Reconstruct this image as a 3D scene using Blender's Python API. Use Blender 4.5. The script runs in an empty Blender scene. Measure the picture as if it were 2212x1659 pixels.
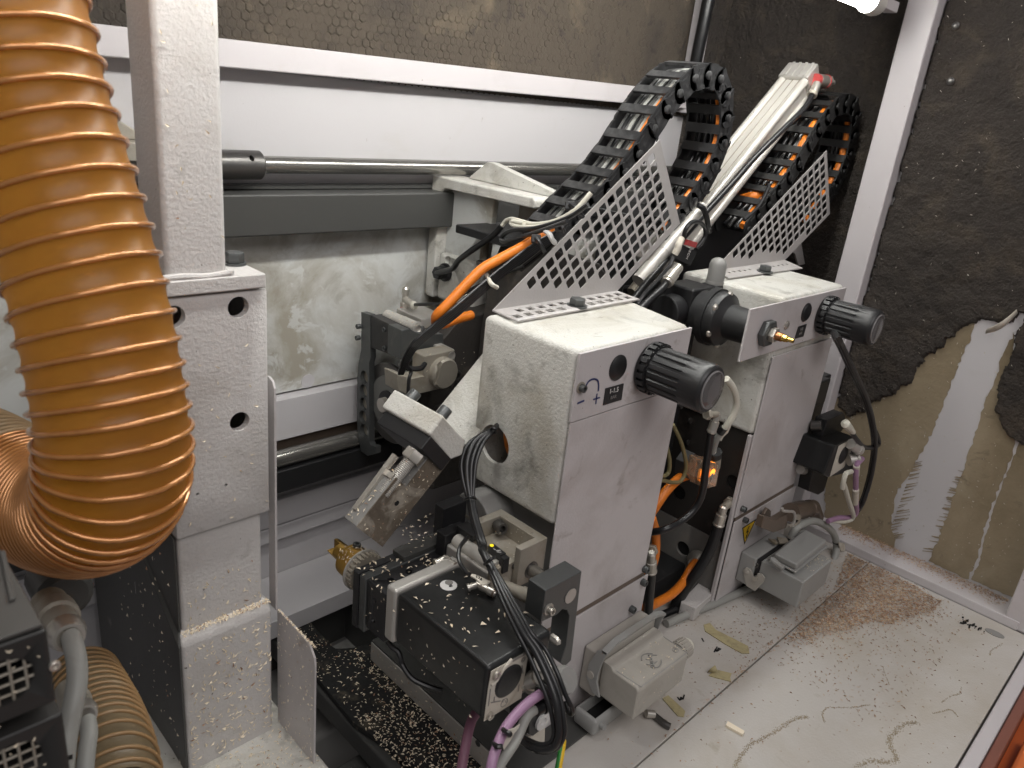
import bpy, bmesh, math, random
from mathutils import Vector as V, Matrix
from mathutils.geometry import tessellate_polygon
random.seed(7)
sc = bpy.context.scene
COL = sc.collection
# ---------------------------------------------------------------- camera
CAM = V((0, 0, .73))
YAW, PIT, ROL, FPX = .815451855, .361130182, -.111108615, 1635.42
_f = V((math.sin(YAW)*math.cos(PIT), math.cos(YAW)*math.cos(PIT), -math.sin(PIT)))
_r0 = V((math.cos(YAW), -math.sin(YAW), 0)); _d0 = _f.cross(_r0)
RT = math.cos(ROL)*_r0 + math.sin(ROL)*_d0
DN = -math.sin(ROL)*_r0 + math.cos(ROL)*_d0
FW = _f
cd = bpy.data.cameras.new('camera'); cam = bpy.data.objects.new('camera', cd); COL.objects.link(cam)
cam.matrix_world = Matrix(((RT.x, -DN.x, -FW.x, CAM.x), (RT.y, -DN.y, -FW.y, CAM.y), (RT.z, -DN.z, -FW.z, CAM.z), (0, 0, 0, 1)))
cd.sensor_width = 36; cd.lens = FPX/2212*36; cd.clip_start = .02; cd.clip_end = 60
cd.dof.use_dof = True; cd.dof.focus_distance = 1.0; cd.dof.aperture_fstop = 11
sc.camera = cam
# ---------------------------------------------------------------- light
W = bpy.data.worlds.new('World'); sc.world = W; W.use_nodes = True
W.node_tree.nodes['Background'].inputs[0].default_value = (1.0, .975, .97, 1)
W.node_tree.nodes['Background'].inputs[1].default_value = .16
sc.view_settings.view_transform = 'Standard'; sc.view_settings.look = 'None'
sc.view_settings.exposure = .08; sc.view_settings.gamma = 1
def area(name, loc, tgt, sx, sy, power, col):
    l = bpy.data.lights.new(name, 'AREA'); l.shape = 'RECTANGLE'; l.size = sx; l.size_y = sy
    l.energy = power; l.color = col
    o = bpy.data.objects.new(name, l); COL.objects.link(o); o.location = loc
    o.rotation_euler = (V(tgt)-V(loc)).to_track_quat('-Z', 'Y').to_euler()
    return o
TUBE_E = 43.0
area('room_ceiling_light', (.1, -1.2, 2.3), (.8, .5, .2), 2.2, 1.2, 30, (1.0, .955, .945))

# ---------------------------------------------------------------- placing: zoomed views of the photo -> rays -> planes of the machine
ZT = dict(d=(0,0,1.85172),z1=(0,0,.6027),z2=(1000,0,.6027),z3=(2100,100,.6028),z4=(3000,0,.663),z5=(1000,900,.6028),z6=(1800,1000,.6028),
 y1=(2700,1000,.6028),y2=(0,1000,.6027),y3=(0,2000,.6461),y4=(1100,1900,.5425),y5=(1700,1900,.7062),y6=(2200,1900,.7065),y7=(3000,1900,.7066),
 y8=(3200,1000,.8437),q1=(1400,1200,.31646),q2=(1700,600,.31646),q3=(2500,500,.42194),q4=(1350,1550,.42194),q5=(1750,2000,.36166),
 q6=(1850,2500,.34483),q7=(2550,1500,.60302),q8=(2900,1900,.33149),r1=(1950,850,.31646),r2=(2850,550,.36166),r3=(2500,200,.30139),r4=(1350,2050,.36166))
def dpx(k, x, y):
    a, b, s = ZT[k]; return (a+x*s)/1.85172, (b+y*s)/1.85172
def ray(k, x, y):
    px, py = dpx(k, x, y)
    return RT*((px-1106)/FPX) + DN*((py-829.5)/FPX) + FW
def at(k, x, y, ax, val):
    d = ray(k, x, y); i = 'xyz'.index(ax); return CAM + d*((val-CAM[i])/d[i])
def dep(k, x, y, w): return CAM + ray(k, x, y)*w
def wof(p): return (V(p)-CAM).dot(FW)

# ---------------------------------------------------------------- mesh helpers
class MB:
    def __init__(s): s.v = []; s.f = []
    def add(s, vs, fs):
        o = len(s.v); s.v += [V(v) for v in vs]; s.f += [[i+o for i in f] for f in fs]; return s
    def box(s, a, b):
        (x0, y0, z0), (x1, y1, z1) = a, b
        x0, x1 = sorted((x0, x1)); y0, y1 = sorted((y0, y1)); z0, z1 = sorted((z0, z1))
        return s.add([(x0,y0,z0),(x1,y0,z0),(x1,y1,z0),(x0,y1,z0),(x0,y0,z1),(x1,y0,z1),(x1,y1,z1),(x0,y1,z1)],
            [(0,3,2,1),(4,5,6,7),(0,1,5,4),(1,2,6,5),(2,3,7,6),(3,0,4,7)])
    def obox(s, o, u, v, w):     # corner + three edge vectors
        o, u, v, w = V(o), V(u), V(v), V(w)
        fs = [(0,3,2,1),(4,5,6,7),(0,1,5,4),(1,2,6,5),(2,3,7,6),(3,0,4,7)]
        if u.cross(v).dot(w) < 0: fs = [f[::-1] for f in fs]
        return s.add([o,o+u,o+u+v,o+v,o+w,o+u+w,o+u+v+w,o+v+w], fs)
    def prism(s, pts, ext, holes=()):    # planar loop of 3d points extruded by ext, with holes
        ext = V(ext); pts = [V(p) for p in pts]; holes = [[V(p) for p in h] for h in holes]
        n = V((0,0,0))
        for i in range(len(pts)): n += pts[i].cross(pts[(i+1) % len(pts)])
        if n.dot(ext) < 0: pts = pts[::-1]
        hs = []
        for h in holes:
            m = V((0,0,0))
            for i in range(len(h)): m += h[i].cross(h[(i+1) % len(h)])
            hs.append(h if m.dot(ext) < 0 else h[::-1])
        loops = [pts]+hs; flat = [p for l in loops for p in l]; N = len(flat)
        if not hs and len(pts) <= 4: tris = [tuple(range(len(pts)))]
        else: tris = tessellate_polygon(loops)
        fs = []
        for t in tris:
            a, b, c = (flat[t[0]], flat[t[1]], flat[t[2]])
            t = list(t) if (b-a).cross(c-a).dot(ext) > 0 else list(t)[::-1]
            fs.append([i+N for i in t]); fs.append(t[::-1])
        o = 0
        for l in loops:
            m = len(l)
            for i in range(m): j = (i+1) % m; fs.append([o+i, o+j, o+j+N, o+i+N])
            o += m
        return s.add(flat+[p+ext for p in flat], fs)
    def cyl(s, p0, p1, r, n=16, r1=None, cap=True):
        p0, p1 = V(p0), V(p1); return s.lathe(p0, p1-p0, [(0, r), (1, r if r1 is None else r1)], n, cap, True)
    def lathe(s, p0, ax, prof, n=20, cap=True, unit=False):   # prof: (along, radius); along in metres unless unit
        p0, ax = V(p0), V(ax); L = ax.length; a = ax/L
        t = V((0,0,1)) if abs(a.z) < .9 else V((1,0,0)); u = a.cross(t).normalized(); w = a.cross(u)
        vs = []; fs = []
        for h, r in prof:
            c = p0+a*(h*L if unit else h)
            for i in range(n): q = 2*math.pi*i/n; vs.append(c+u*(r*math.cos(q))+w*(r*math.sin(q)))
        for k in range(len(prof)-1):
            for i in range(n): j = (i+1) % n; fs.append([k*n+i, k*n+j, k*n+n+j, k*n+n+i])
        if cap:
            fs.append(list(range(n))[::-1]); fs.append([(len(prof)-1)*n+i for i in range(n)])
        return s.add(vs, fs)
    def tube(s, path, r, n=10, sub=4, cap=True, prof=None):
        P = spline(path, sub) if sub > 1 else [V(p) for p in path]
        vs = []; fs = []; t = (P[1]-P[0]).normalized()
        u = t.cross(V((0,0,1)) if abs(t.z) < .9 else V((1,0,0))).normalized()
        for k, p in enumerate(P):
            t = (P[min(k+1, len(P)-1)]-P[max(k-1, 0)]).normalized()
            u = (u-t*u.dot(t)).normalized(); w = t.cross(u)
            rr = r if prof is None else prof(k/(len(P)-1))
            for i in range(n): q = 2*math.pi*i/n; vs.append(p+u*(rr*math.cos(q))+w*(rr*math.sin(q)))
        for k in range(len(P)-1):
            for i in range(n): j = (i+1) % n; fs.append([k*n+i, k*n+j, k*n+n+j, k*n+n+i])
        if cap: fs.append(list(range(n))[::-1]); fs.append([(len(P)-1)*n+i for i in range(n)])
        return s.add(vs, fs)
    def hexa(s, p0, p1, r, rot=0):
        return s.lathe(p0, V(p1)-V(p0), [(0, r*.94), (.12, r), (.88, r), (1, r*.92)], 6, True, True)
    def socket(s, p, ax, r, h):      # socket-head screw with a recessed hole, ax points out
        a = V(ax).normalized()
        return s.lathe(p, a*h, [(0, r), (h*.9, r), (h, r*.92), (h, r*.55), (h*.45, r*.5)], 14)
    def pan(s, p, ax, r, h):
        return s.lathe(p, V(ax), [(0, r), (h*.4, r), (h*.8, r*.75), (h, r*.3)], 14)
    def build(s, name, m, parent=None, smooth=32, bevel=0, seg=2, label=None, kind=None):
        me = bpy.data.meshes.new(name); me.from_pydata([tuple(v) for v in s.v], [], s.f); me.validate(); me.update()
        if m: me.materials.append(m)
        o = bpy.data.objects.new(name, me); COL.objects.link(o); fin(o, smooth, bevel, seg)
        if parent is not None: par(o, parent)
        if label: o['label'] = label
        if kind: o['kind'] = kind
        return o
def fin(o, smooth=32, bevel=0, seg=2):
    me = o.data
    if smooth:
        me.polygons.foreach_set('use_smooth', [True]*len(me.polygons)); me.set_sharp_from_angle(angle=math.radians(smooth))
    if bevel:
        b = o.modifiers.new('bevel', 'BEVEL'); b.width = bevel; b.segments = seg; b.limit_method = 'ANGLE'; b.angle_limit = math.radians(40)
        b.use_clamp_overlap = True
        if smooth: b.harden_normals = True
def par(o, p):
    o.parent = p
    if p.type == 'EMPTY': o.matrix_parent_inverse = Matrix.Translation(p.location).inverted()
def spline(P, sub):
    P = [V(p) for p in P]; out = []
    for i in range(len(P)-1):
        a, b = P[i], P[i+1]; p0 = P[i-1] if i else a*2-b; p3 = P[i+2] if i+2 < len(P) else b*2-a
        for k in range(sub):
            t = k/sub
            out.append(.5*((2*a)+(b-p0)*t+(2*p0-5*a+4*b-p3)*t*t+(3*a-p0-3*b+p3)*t**3))
    return out+[P[-1]]
def cut(o, cutter):      # carve real recesses
    me = bpy.data.meshes.new('c'); me.from_pydata([tuple(v) for v in cutter.v], [], cutter.f)
    c = bpy.data.objects.new('c', me); COL.objects.link(c)
    b = o.modifiers.new('b', 'BOOLEAN'); b.object = c; b.operation = 'DIFFERENCE'; b.solver = 'EXACT'
    dg = bpy.context.evaluated_depsgraph_get(); dg.update()
    nm = bpy.data.meshes.new_from_object(o.evaluated_get(dg)); old = o.data; o.modifiers.clear(); o.data = nm
    bpy.data.objects.remove(c); bpy.data.meshes.remove(me); nm.name = old.name
    nm.polygons.foreach_set('use_smooth', [p.area < 2e-4 for p in nm.polygons]); nm.set_sharp_from_angle(angle=math.radians(32))
    return o
def tag(o, label, cat, group=None):
    o['label'] = label; o['category'] = cat
    if group: o['group'] = group
    return o
def thing(name, label, cat, loc=(0,0,0), group=None):
    o = bpy.data.objects.new(name, None); COL.objects.link(o); o.location = loc; o.empty_display_size = .02
    return tag(o, label, cat, group)
def text(s, name, m, parent, org, xd, yd, size, lift=.0006, align='CENTER', depth=.0003):
    cu = bpy.data.curves.new(name, 'FONT'); cu.body = s; cu.size = size; cu.align_x = align; cu.align_y = 'CENTER'; cu.extrude = depth
    t = bpy.data.objects.new(name, cu); COL.objects.link(t)
    dg = bpy.context.evaluated_depsgraph_get(); me = bpy.data.meshes.new_from_object(t.evaluated_get(dg))
    bpy.data.objects.remove(t); xd = V(xd).normalized(); zd = xd.cross(V(yd)).normalized(); yd = zd.cross(xd); org = V(org)+zd*lift
    me.transform(Matrix(((xd.x,yd.x,zd.x,org.x),(xd.y,yd.y,zd.y,org.y),(xd.z,yd.z,zd.z,org.z),(0,0,0,1))))
    me.materials.clear(); me.materials.append(m); me.name = name
    o = bpy.data.objects.new(name, me); COL.objects.link(o)
    if parent is not None: par(o, parent)
    return o
def circ(c, u, v, r, n=20, r2=None):
    c, u, v = V(c), V(u), V(v); r2 = r2 or r
    return [c+u*(r*math.cos(2*math.pi*i/n))+v*(r2*math.sin(2*math.pi*i/n)) for i in range(n)]
X, Y, Z = V((1,0,0)), V((0,1,0)), V((0,0,1))

# ---------------------------------------------------------------- materials
def mat(name, col, rough=.5, metal=0, bump=None, dirt=None, speck=None, rvar=0, coat=0, spec=.5, trans=0, alpha=1, emit=None, sss=0, var=0):
    m = bpy.data.materials.new(name); m.use_nodes = True; nt = m.node_tree; N = nt.nodes; L = nt.links
    b = N['Principled BSDF']; b.inputs['Roughness'].default_value = rough; b.inputs['Metallic'].default_value = metal
    b.inputs['Specular IOR Level'].default_value = spec; b.inputs['Coat Weight'].default_value = coat; b.inputs['Coat Roughness'].default_value = .15
    b.inputs['Transmission Weight'].default_value = trans; b.inputs['Alpha'].default_value = alpha
    if sss: b.inputs['Subsurface Weight'].default_value = sss; b.inputs['Subsurface Radius'].default_value = (.012,.006,.002); b.inputs['Subsurface Scale'].default_value = 1
    if emit: b.inputs['Emission Color'].default_value = (*emit[:3], 1); b.inputs['Emission Strength'].default_value = emit[3]
    tc = N.new('ShaderNodeTexCoord').outputs['Object']
    rgb = N.new('ShaderNodeRGB'); rgb.outputs[0].default_value = (*col, 1); out = rgb.outputs[0]
    def noise(scale, det=4, ro=.55, dist=0):
        n = N.new('ShaderNodeTexNoise'); n.inputs['Scale'].default_value = scale; n.inputs['Detail'].default_value = det
        n.inputs['Roughness'].default_value = ro; n.inputs['Distortion'].default_value = dist; L.new(tc, n.inputs['Vector']); return n.outputs['Fac']
    def ramp(src, a, c):
        r = N.new('ShaderNodeMapRange'); r.inputs['From Min'].default_value = a; r.inputs['From Max'].default_value = c; L.new(src, r.inputs['Value']); return r.outputs[0]
    def mix(fac, c):
        nonlocal out
        x = N.new('ShaderNodeMix'); x.data_type = 'RGBA'; L.new(fac, x.inputs[0]); L.new(out, x.inputs[6]); x.inputs[7].default_value = (*c, 1); out = x.outputs[2]
    def scaled(f, k):
        q = N.new('ShaderNodeMath'); q.operation = 'MULTIPLY'; L.new(f, q.inputs[0]); q.inputs[1].default_value = k; return q.outputs[0]
    if var: mix(scaled(ramp(noise(9, 5), .35, .7), var), tuple(c*.55 for c in col))
    for d in (dirt or []): # (colour, scale, lo, hi, amount)
        mix(scaled(ramp(noise(d[1], 8, .62, .6), d[2], d[3]), d[4]), d[0])
    if speck: # (colour, scale, threshold)
        mix(ramp(noise(speck[1], 2), speck[2], speck[2]+.03), speck[0])
    L.new(out, b.inputs['Base Color'])
    if rvar:
        x = N.new('ShaderNodeMath'); x.operation = 'MULTIPLY_ADD'; L.new(noise(25, 5), x.inputs[0]); x.inputs[1].default_value = rvar; x.inputs[2].default_value = rough-rvar*.5
        L.new(x.outputs[0], b.inputs['Roughness'])
    prev = None
    for bp in (bump or []): # (scale, strength, detail)
        n = N.new('ShaderNodeBump'); n.inputs['Strength'].default_value = bp[1]; n.inputs['Distance'].default_value = bp[3] if len(bp) > 3 else .002
        L.new(noise(bp[0], bp[2] if len(bp) > 2 else 3), n.inputs['Height'])
        if prev: L.new(prev, n.inputs['Normal'])
        prev = n.outputs['Normal']
    if prev: L.new(prev, b.inputs['Normal'])
    return m
BROWN = (.17,.13,.08); GRIME = (.10,.09,.07)
M = dict(
 paint = mat('cream_paint', (.57,.55,.535), .40, bump=[(330,.42,4),(60,.06)], dirt=[((.36,.32,.28),7,.50,.76,.55),(GRIME,38,.62,.75,.35)], speck=((.10,.09,.07),150,.735), rvar=.15),
 paint_dirty = mat('stained_cream_paint', (.61,.60,.56), .42, bump=[(330,.55,4),(60,.08)], dirt=[((.33,.29,.21),9,.47,.70,.65),(GRIME,17,.55,.72,.6),((.12,.10,.07),70,.60,.70,.35)], speck=((.14,.12,.09),230,.715), rvar=.2),
 panel = mat('smooth_grey_panel', (.54,.51,.51), .38, bump=[(380,.16),(30,.04)], dirt=[((.30,.26,.24),7,.46,.72,.6),((.20,.16,.13),26,.62,.74,.5)], speck=((.2,.15,.12),160,.74), rvar=.2),
 wallp = mat('wall_white_paint', (.52,.505,.515), .38, bump=[(300,.05)], dirt=[((.40,.37,.32),5,.55,.8,.5),(BROWN,60,.70,.76,.5)], rvar=.1),
 wall_stain = mat('back_wall_stained', (.58,.59,.575), .42, bump=[(300,.06)], dirt=[((.27,.235,.165),6.5,.45,.64,.75),((.21,.18,.13),17,.52,.68,.55),((.57,.58,.56),30,.56,.62,.8)], rvar=.15),
 rail = mat('painted_rail', (.54,.51,.52), .38, bump=[(300,.04)], dirt=[((.42,.38,.36),9,.55,.8,.4)], speck=((.2,.16,.14),90,.76)),
 floorp = mat('bed_plate', (.50,.475,.445), .42, bump=[(260,.12),(900,.10)], dirt=[((.36,.31,.24),5,.45,.72,.6),((.30,.25,.18),22,.63,.72,.45)], speck=((.2,.15,.1),120,.74), rvar=.2),
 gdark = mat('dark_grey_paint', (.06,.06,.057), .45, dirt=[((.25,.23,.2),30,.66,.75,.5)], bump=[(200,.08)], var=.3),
 gmid = mat('mid_grey_paint', (.24,.235,.225), .45, bump=[(400,.08)], dirt=[((.38,.35,.3),20,.6,.78,.5)], var=.3),
 hood = mat('grey_hood_paint', (.40,.375,.335), .38, bump=[(600,.07)], dirt=[((.22,.19,.15),12,.52,.72,.55)], rvar=.15),
 hoodb = mat('darker_hood_paint', (.30,.30,.29), .38, bump=[(600,.07)], dirt=[((.20,.17,.13),10,.55,.75,.5)], rvar=.15),
 brownc = mat('brown_dusty_metal', (.17,.13,.10), .4, .3, bump=[(300,.1)], var=.4),
 black = mat('black_plastic', (.014,.014,.015), .42, bump=[(700,.06)], dirt=[((.11,.10,.09),20,.60,.78,.4)], rvar=.15),
 chain = mat('chain_plastic', (.017,.017,.018), .40, bump=[(300,.12)], dirt=[((.17,.17,.17),26,.54,.76,.45)], speck=((.35,.34,.33),420,.74), rvar=.2),
 blackm = mat('black_anodised', (.022,.022,.024), .36, .2, bump=[(500,.05)], dirt=[((.12,.11,.10),18,.58,.78,.4)], rvar=.2),
 motor = mat('black_motor_paint', (.007,.0075,.008), .38, bump=[(300,.03)], dirt=[((.05,.05,.05),6,.5,.75,.5)], rvar=.15),
 cast = mat('dusty_black_casting', (.045,.040,.036), .65, bump=[(90,.35),(300,.2)], dirt=[((.15,.12,.09),14,.52,.75,.6)]),
 rubber = mat('black_cable', (.012,.012,.013), .33, dirt=[((.10,.095,.09),30,.62,.8,.35)], rvar=.2),
 gcable = mat('grey_cable', (.30,.30,.28), .5, dirt=[((.18,.15,.12),25,.58,.75,.4)]),
 wcable = mat('white_cable', (.60,.58,.50), .45, dirt=[((.30,.27,.2),25,.58,.75,.5)]),
 ocable = mat('orange_cable', (.70,.19,.015), .42, dirt=[((.22,.08,.02),22,.60,.78,.6)], bump=[(200,.05)]),
 pcable = mat('purple_cable', (.34,.20,.32), .42, dirt=[((.18,.10,.13),22,.58,.75,.5)]),
 steel = mat('steel', (.56,.53,.48), .30, .75, bump=[(120,.02)], dirt=[((.2,.17,.12),15,.6,.75,.5)], rvar=.2),
 rod = mat('polished_rod', (.30,.29,.27), .24, .8, dirt=[((.17,.14,.09),12,.58,.7,.6)], rvar=.15),
 alu = mat('aluminium', (.50,.48,.45), .42, .5, bump=[(500,.06)], dirt=[((.30,.27,.21),14,.5,.75,.6)], rvar=.2),
 alud = mat('dusty_aluminium', (.36,.33,.28), .55, .4, bump=[(250,.15)], dirt=[((.20,.16,.10),18,.48,.7,.7)]),
 cylm = mat('anodised_cylinder', (.52,.50,.46), .34, .25, dirt=[((.42,.36,.27),8,.56,.75,.35)], rvar=.15),
 gold = mat('gold_tool', (.55,.33,.08), .30, 1, dirt=[((.16,.10,.04),16,.55,.72,.7)], rvar=.2),
 brass = mat('brass', (.72,.48,.14), .25, 1),
 dsteel = mat('dark_steel', (.13,.125,.12), .38, .8, bump=[(200,.06)], dirt=[((.2,.17,.13),18,.55,.75,.5)], rvar=.2),
 gun = mat('gunmetal', (.10,.105,.105), .40, .5, bump=[(500,.06)], dirt=[((.22,.21,.19),30,.62,.78,.5)], rvar=.15),
 boxm = mat('sooty_motor_casing', (.022,.021,.020), .5, dirt=[((.12,.11,.10),30,.6,.75,.5)], var=.3),
 barside = mat('rust_brown_side', (.15,.12,.09), .7, .1, bump=[(80,.6),(300,.4)], dirt=[((.40,.36,.30),38,.53,.66,.75),((.045,.035,.025),13,.48,.62,.7)]),
 chainc = mat('dark_grey_cable', (.075,.075,.072), .42, dirt=[((.2,.19,.17),30,.6,.75,.5)]),
 chain_shaded = mat('shaded_chain_plastic', (.010,.010,.010), .5),  # darker copy of the chain plastic, with the far chain's shade in its colour
 beam = mat('grey_beam', (.058,.058,.055), .42, dirt=[((.06,.06,.055),5,.5,.8,.4)], bump=[(300,.03)], speck=((.6,.58,.54),95,.80)),
 foam = mat('brown_foam', (.064,.051,.038), .95, bump=[(260,.6),(40,.5)], dirt=[((.035,.029,.024),6,.47,.66,.85),((.15,.12,.08),9,.56,.70,.6),((.02,.017,.015),22,.60,.70,.8)]),
 felt = mat('dark_brown_felt', (.046,.038,.032), .97, bump=[(70,1.0,8,.012),(230,1.0,6,.005)], dirt=[((.11,.085,.06),12,.5,.72,.6),((.022,.019,.017),5,.5,.7,.7)], speck=((.42,.37,.31),110,.765)),
 bfelt = mat('black_felt', (.012,.012,.012), .98, bump=[(160,.8,6)], dirt=[((.12,.10,.07),32,.55,.7,.6)]),
 glue = mat('old_glue', (.30,.245,.165), .38, bump=[(40,.35),(140,.45)], dirt=[((.15,.115,.065),3.5,.42,.66,.85),((.36,.31,.22),9,.55,.70,.6),((.07,.055,.035),30,.60,.72,.6)], rvar=.2),
 hose = mat('amber_hose', (.40,.18,.026), .36, coat=0, bump=[(45,.05)], dirt=[((.24,.085,.012),6,.40,.70,.8)]),
 rib = mat('amber_rib', (.62,.27,.08), .22, .45, coat=.8, dirt=[((.20,.07,.02),20,.5,.75,.5)]),
 hosedust = mat('dusty_hose', (.14,.105,.06), .4, dirt=[((.22,.16,.09),18,.5,.72,.6)], bump=[(120,.2)]),
 hosebeige = mat('beige_dusty_hose', (.27,.205,.125), .55, dirt=[((.36,.29,.19),18,.5,.7,.7)], bump=[(120,.2)]),
 ribbeige = mat('beige_dusty_rib', (.42,.29,.16), .4, dirt=[((.46,.38,.27),25,.5,.7,.7)]),
 ribdust = mat('dusty_rib', (.30,.18,.08), .42, dirt=[((.40,.32,.22),25,.55,.75,.6)]),
 lab = mat('black_label', (.016,.016,.017), .45),
 ink = mat('white_print', (.62,.60,.58), .6),
 greyink = mat('grey_print', (.20,.19,.18), .6),
 dark = mat('black_void', (.006,.006,.006), .9),
 blue = mat('blue_marker', (.022,.035,.13), .5),
 marker = mat('black_marker', (.01,.01,.01), .5),
 yellow = mat('sign_yellow', (.72,.45,.01), .45),
 paper = mat('label_paper', (.56,.52,.45), .6, dirt=[((.32,.26,.18),30,.5,.7,.6)]),
 dial = mat('dial_face', (.05,.05,.05), .3),
 tape = mat('masking_tape', (.42,.36,.20), .75, bump=[(200,.3)], dirt=[((.20,.17,.11),40,.5,.65,.6)]),
 woodp = mat('pile_shaving', (.60,.45,.31), .8, var=.4),
 wood = mat('wood_shaving', (.86,.76,.60), .75, var=.2),
 woodr = mat('reddish_shaving', (.42,.26,.17), .8, var=.5),
 dust = mat('wood_dust', (.36,.23,.15), .95, bump=[(150,.8)], dirt=[((.24,.14,.09),16,.45,.65,.7)]),
 orangep = mat('orange_panel', (.55,.11,.02), .45, var=.4),
 redring = mat('red_ring', (.42,.05,.05), .45),
 lens = mat('clear_lens', (.9,.9,.9), .05, trans=1, spec=.5),
 clear = mat('clear_plastic', (.75,.70,.60), .16, trans=.85, dirt=[((.2,.15,.1),30,.6,.75,.4)]),
 led = mat('amber_led', (.9,.35,.02), .4, emit=(1,.30,.02,4)),
 tube = mat('fluorescent_glass', (.9,.9,.85), .4, emit=(1,1,.95,TUBE_E)),
 endcap = mat('lamp_end_cap', (.62,.60,.55), .4),
 green = mat('earth_green', (.02,.18,.03), .4),
 offwhite = mat('off_white', (.62,.61,.60), .5),
)
def S(o): o['kind'] = 'structure'; return o
def jag(pts, amp, step, seed=0):      # roughen a 3d loop lying in a plane
    r = random.Random(seed); out = []
    for i in range(len(pts)):
        a, b = pts[i], pts[(i+1) % len(pts)]; n = max(1, int((b-a).length/step))
        for k in range(n): out.append(a.lerp(b, k/n)+V((0, r.uniform(-amp, amp), r.uniform(-amp, amp))))
    return out
# ================================================================ SETTING
S(MB().prism([(.516,.3315,-.03),(1.41,.3315,-.03),(1.41,.52,-.03),(1.484,.52,-.03),(1.484,.8175,-.03),(.575,.8175,-.03),(.575,.735,-.03),(.552,.700,-.03),(.516,.700,-.03)], (0,0,.03)).build('floor', M['floorp'], bevel=.001))
S(MB().box((.10,.068,-.03),(1.361,.3295,0)).build('floor_panel', M['floorp'], bevel=.001))
S(MB().box((.3,.818,-.03),(1.484,.919,-.0005)).build('floor_ledge', M['wallp'], bevel=.001))
S(MB().box((-.2,.34,-.36),(1.3,.95,-.34)).build('sump_floor', M['gdark']))
S(MB().box((.36,.70,-.34),(.60,.90,-.12)).build('pit_floor', M['gmid'], bevel=.01))
S(MB().box((.44,.852,-.20),(.70,.86,-.032)).box((.575,.70,-.20),(.58,.852,-.032)).build('pit_wall', M['gdark']))
# back wall with its recessed lower strip
S(MB().box((-.6,.92,-.35),(1.485,.94,1.12)).build('back_wall', M['wallp']))
S(MB().box((-.6,.912,.305),(1.44,.9195,.5345)).build('back_wall_panel', M['wall_stain'], bevel=.001))
S(MB().box((-.6,.895,.240),(1.40,.918,.302)).build('back_wall_strip', M['wallp'], bevel=.001))
S(MB().box((-.6,.908,.066),(1.40,.9195,.091)).build('back_wall_strip', M['wallp'], bevel=.002))
S(MB().box((-.6,.908,.093),(1.40,.9195,.135)).build('back_wall_strip', M['wallp'], bevel=.002))
S(MB().box((-.6,.918,.5360),(1.44,.9195,.727)).build('upper_back_wall', M['wallp']))
# top rail, tilted a touch like the photo's
t = .0165/.96
rb = MB()
for z0, z1, y0 in ((.7195,.7495,.889),): rb.prism([(-.6,y0,z0-.6*t-.43*t+.43*t),(-.6,y0,z1-.6*t),(1.385,y0,z1+1.385*t),(1.385,y0,z0+1.385*t)], (0,.029,0))
S(rb.build('wall_rail', M['rail'], bevel=.002))
# embossed foam above the rail: one sheet with a honeycomb of raised cells
fm = MB(); P = .0114; r = P/math.sqrt(3); row = 0; zz = .735
while zz < 1.06:
    x = -.1+(row % 2)*P/2
    while x < 1.39:
        rr = random.Random(int(x*9999)+row*77); h = .0014*rr.uniform(.05, 1.2); c = V((x, .912, zz))
        ring = [c+V((math.cos(a)*r*.99, 0, math.sin(a)*r*.99)) for a in [math.pi/6+k*math.pi/3 for k in range(6)]]
        inn = [c+V((math.cos(a)*r*.72, -h, math.sin(a)*r*.72)) for a in [math.pi/6+k*math.pi/3 for k in range(6)]]
        cc = c+V((0, -h*rr.uniform(.5, 1.0), 0))
        fm.add(ring+inn+[cc], [(i, (i+1) % 6, 6+(i+1) % 6, 6+i) for i in range(6)]+[(6+i, 6+(i+1) % 6, 12) for i in range(6)])
        x += P
    zz += P*math.sqrt(3)/2; row += 1
fm.box((-.6,.912,.73),(1.40,.919,1.08))
S(fm.build('foam_sheet', M['foam'], smooth=0))
S(MB().box((1.352,.885,.735),(1.378,.911,1.1)).build('corner_post', M['rail'], bevel=.002))
tag(MB().tube([(1.335,.87,1.05),(1.337,.872,.93),(1.345,.88,.84),(1.352,.885,.79),(1.36,.895,.75)], .0115, 12).build('drain_hose', M['rubber']), 'black hose hanging in the back corner beside the narrow upright post', 'hose')
# right wall
S(MB().box((1.42,-.3,-.35),(1.44,.50,1.12)).build('right_wall', M['wallp']))
S(MB().box((1.485,.50,-.35),(1.505,.96,1.12)).build('right_wall', M['wallp']))
S(MB().box((1.36,.09,.0005),(1.4195,.485,.0165)).box((1.36,.5335,.0005),(1.484,.905,.0165)).box((1.36,.485,.0005),(1.3845,.5335,.0165)).build('wall_sill', M['rail'], bevel=.0015))
S(MB().box((1.385,.4855,.0005),(1.4845,.5335,1.12)).build('door_post', M['rail'], bevel=.003))
S(MB().box((1.362,.03,.001),(1.4195,.112,1.12)).build('end_post', M['rail'], bevel=.002))
def wallp(pts, k='y8', x=1.42): return [at(k, a, b, 'x', x) for a, b in pts]
g1 = jag(wallp([(120,700),(400,690),(560,500),(700,420),(820,330),(835,330),(800,440),(760,520),(700,670),(640,830),(600,920),(560,990),(505,1080),(460,1150),(440,1240),(435,1330),(452,1390),(440,1425),(120,1310)]), .0022, .006, 1)
S(MB().prism(g1, (-.0012,0,0)).build('glue_patch', M['glue'], smooth=0))
g2 = jag(wallp([(1015,395),(960,500),(930,600),(880,720),(830,880),(790,1000),(765,1080),(725,1170),(690,1270),(655,1370),(625,1450),(612,1472),(795,1560),(835,1480),(868,1340),(916,1200),(950,1100),(990,1010),(1022,920)]), .0022, .006, 2)
S(MB().prism(g2, (-.0012,0,0)).build('glue_patch', M['glue'], smooth=0))
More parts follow.
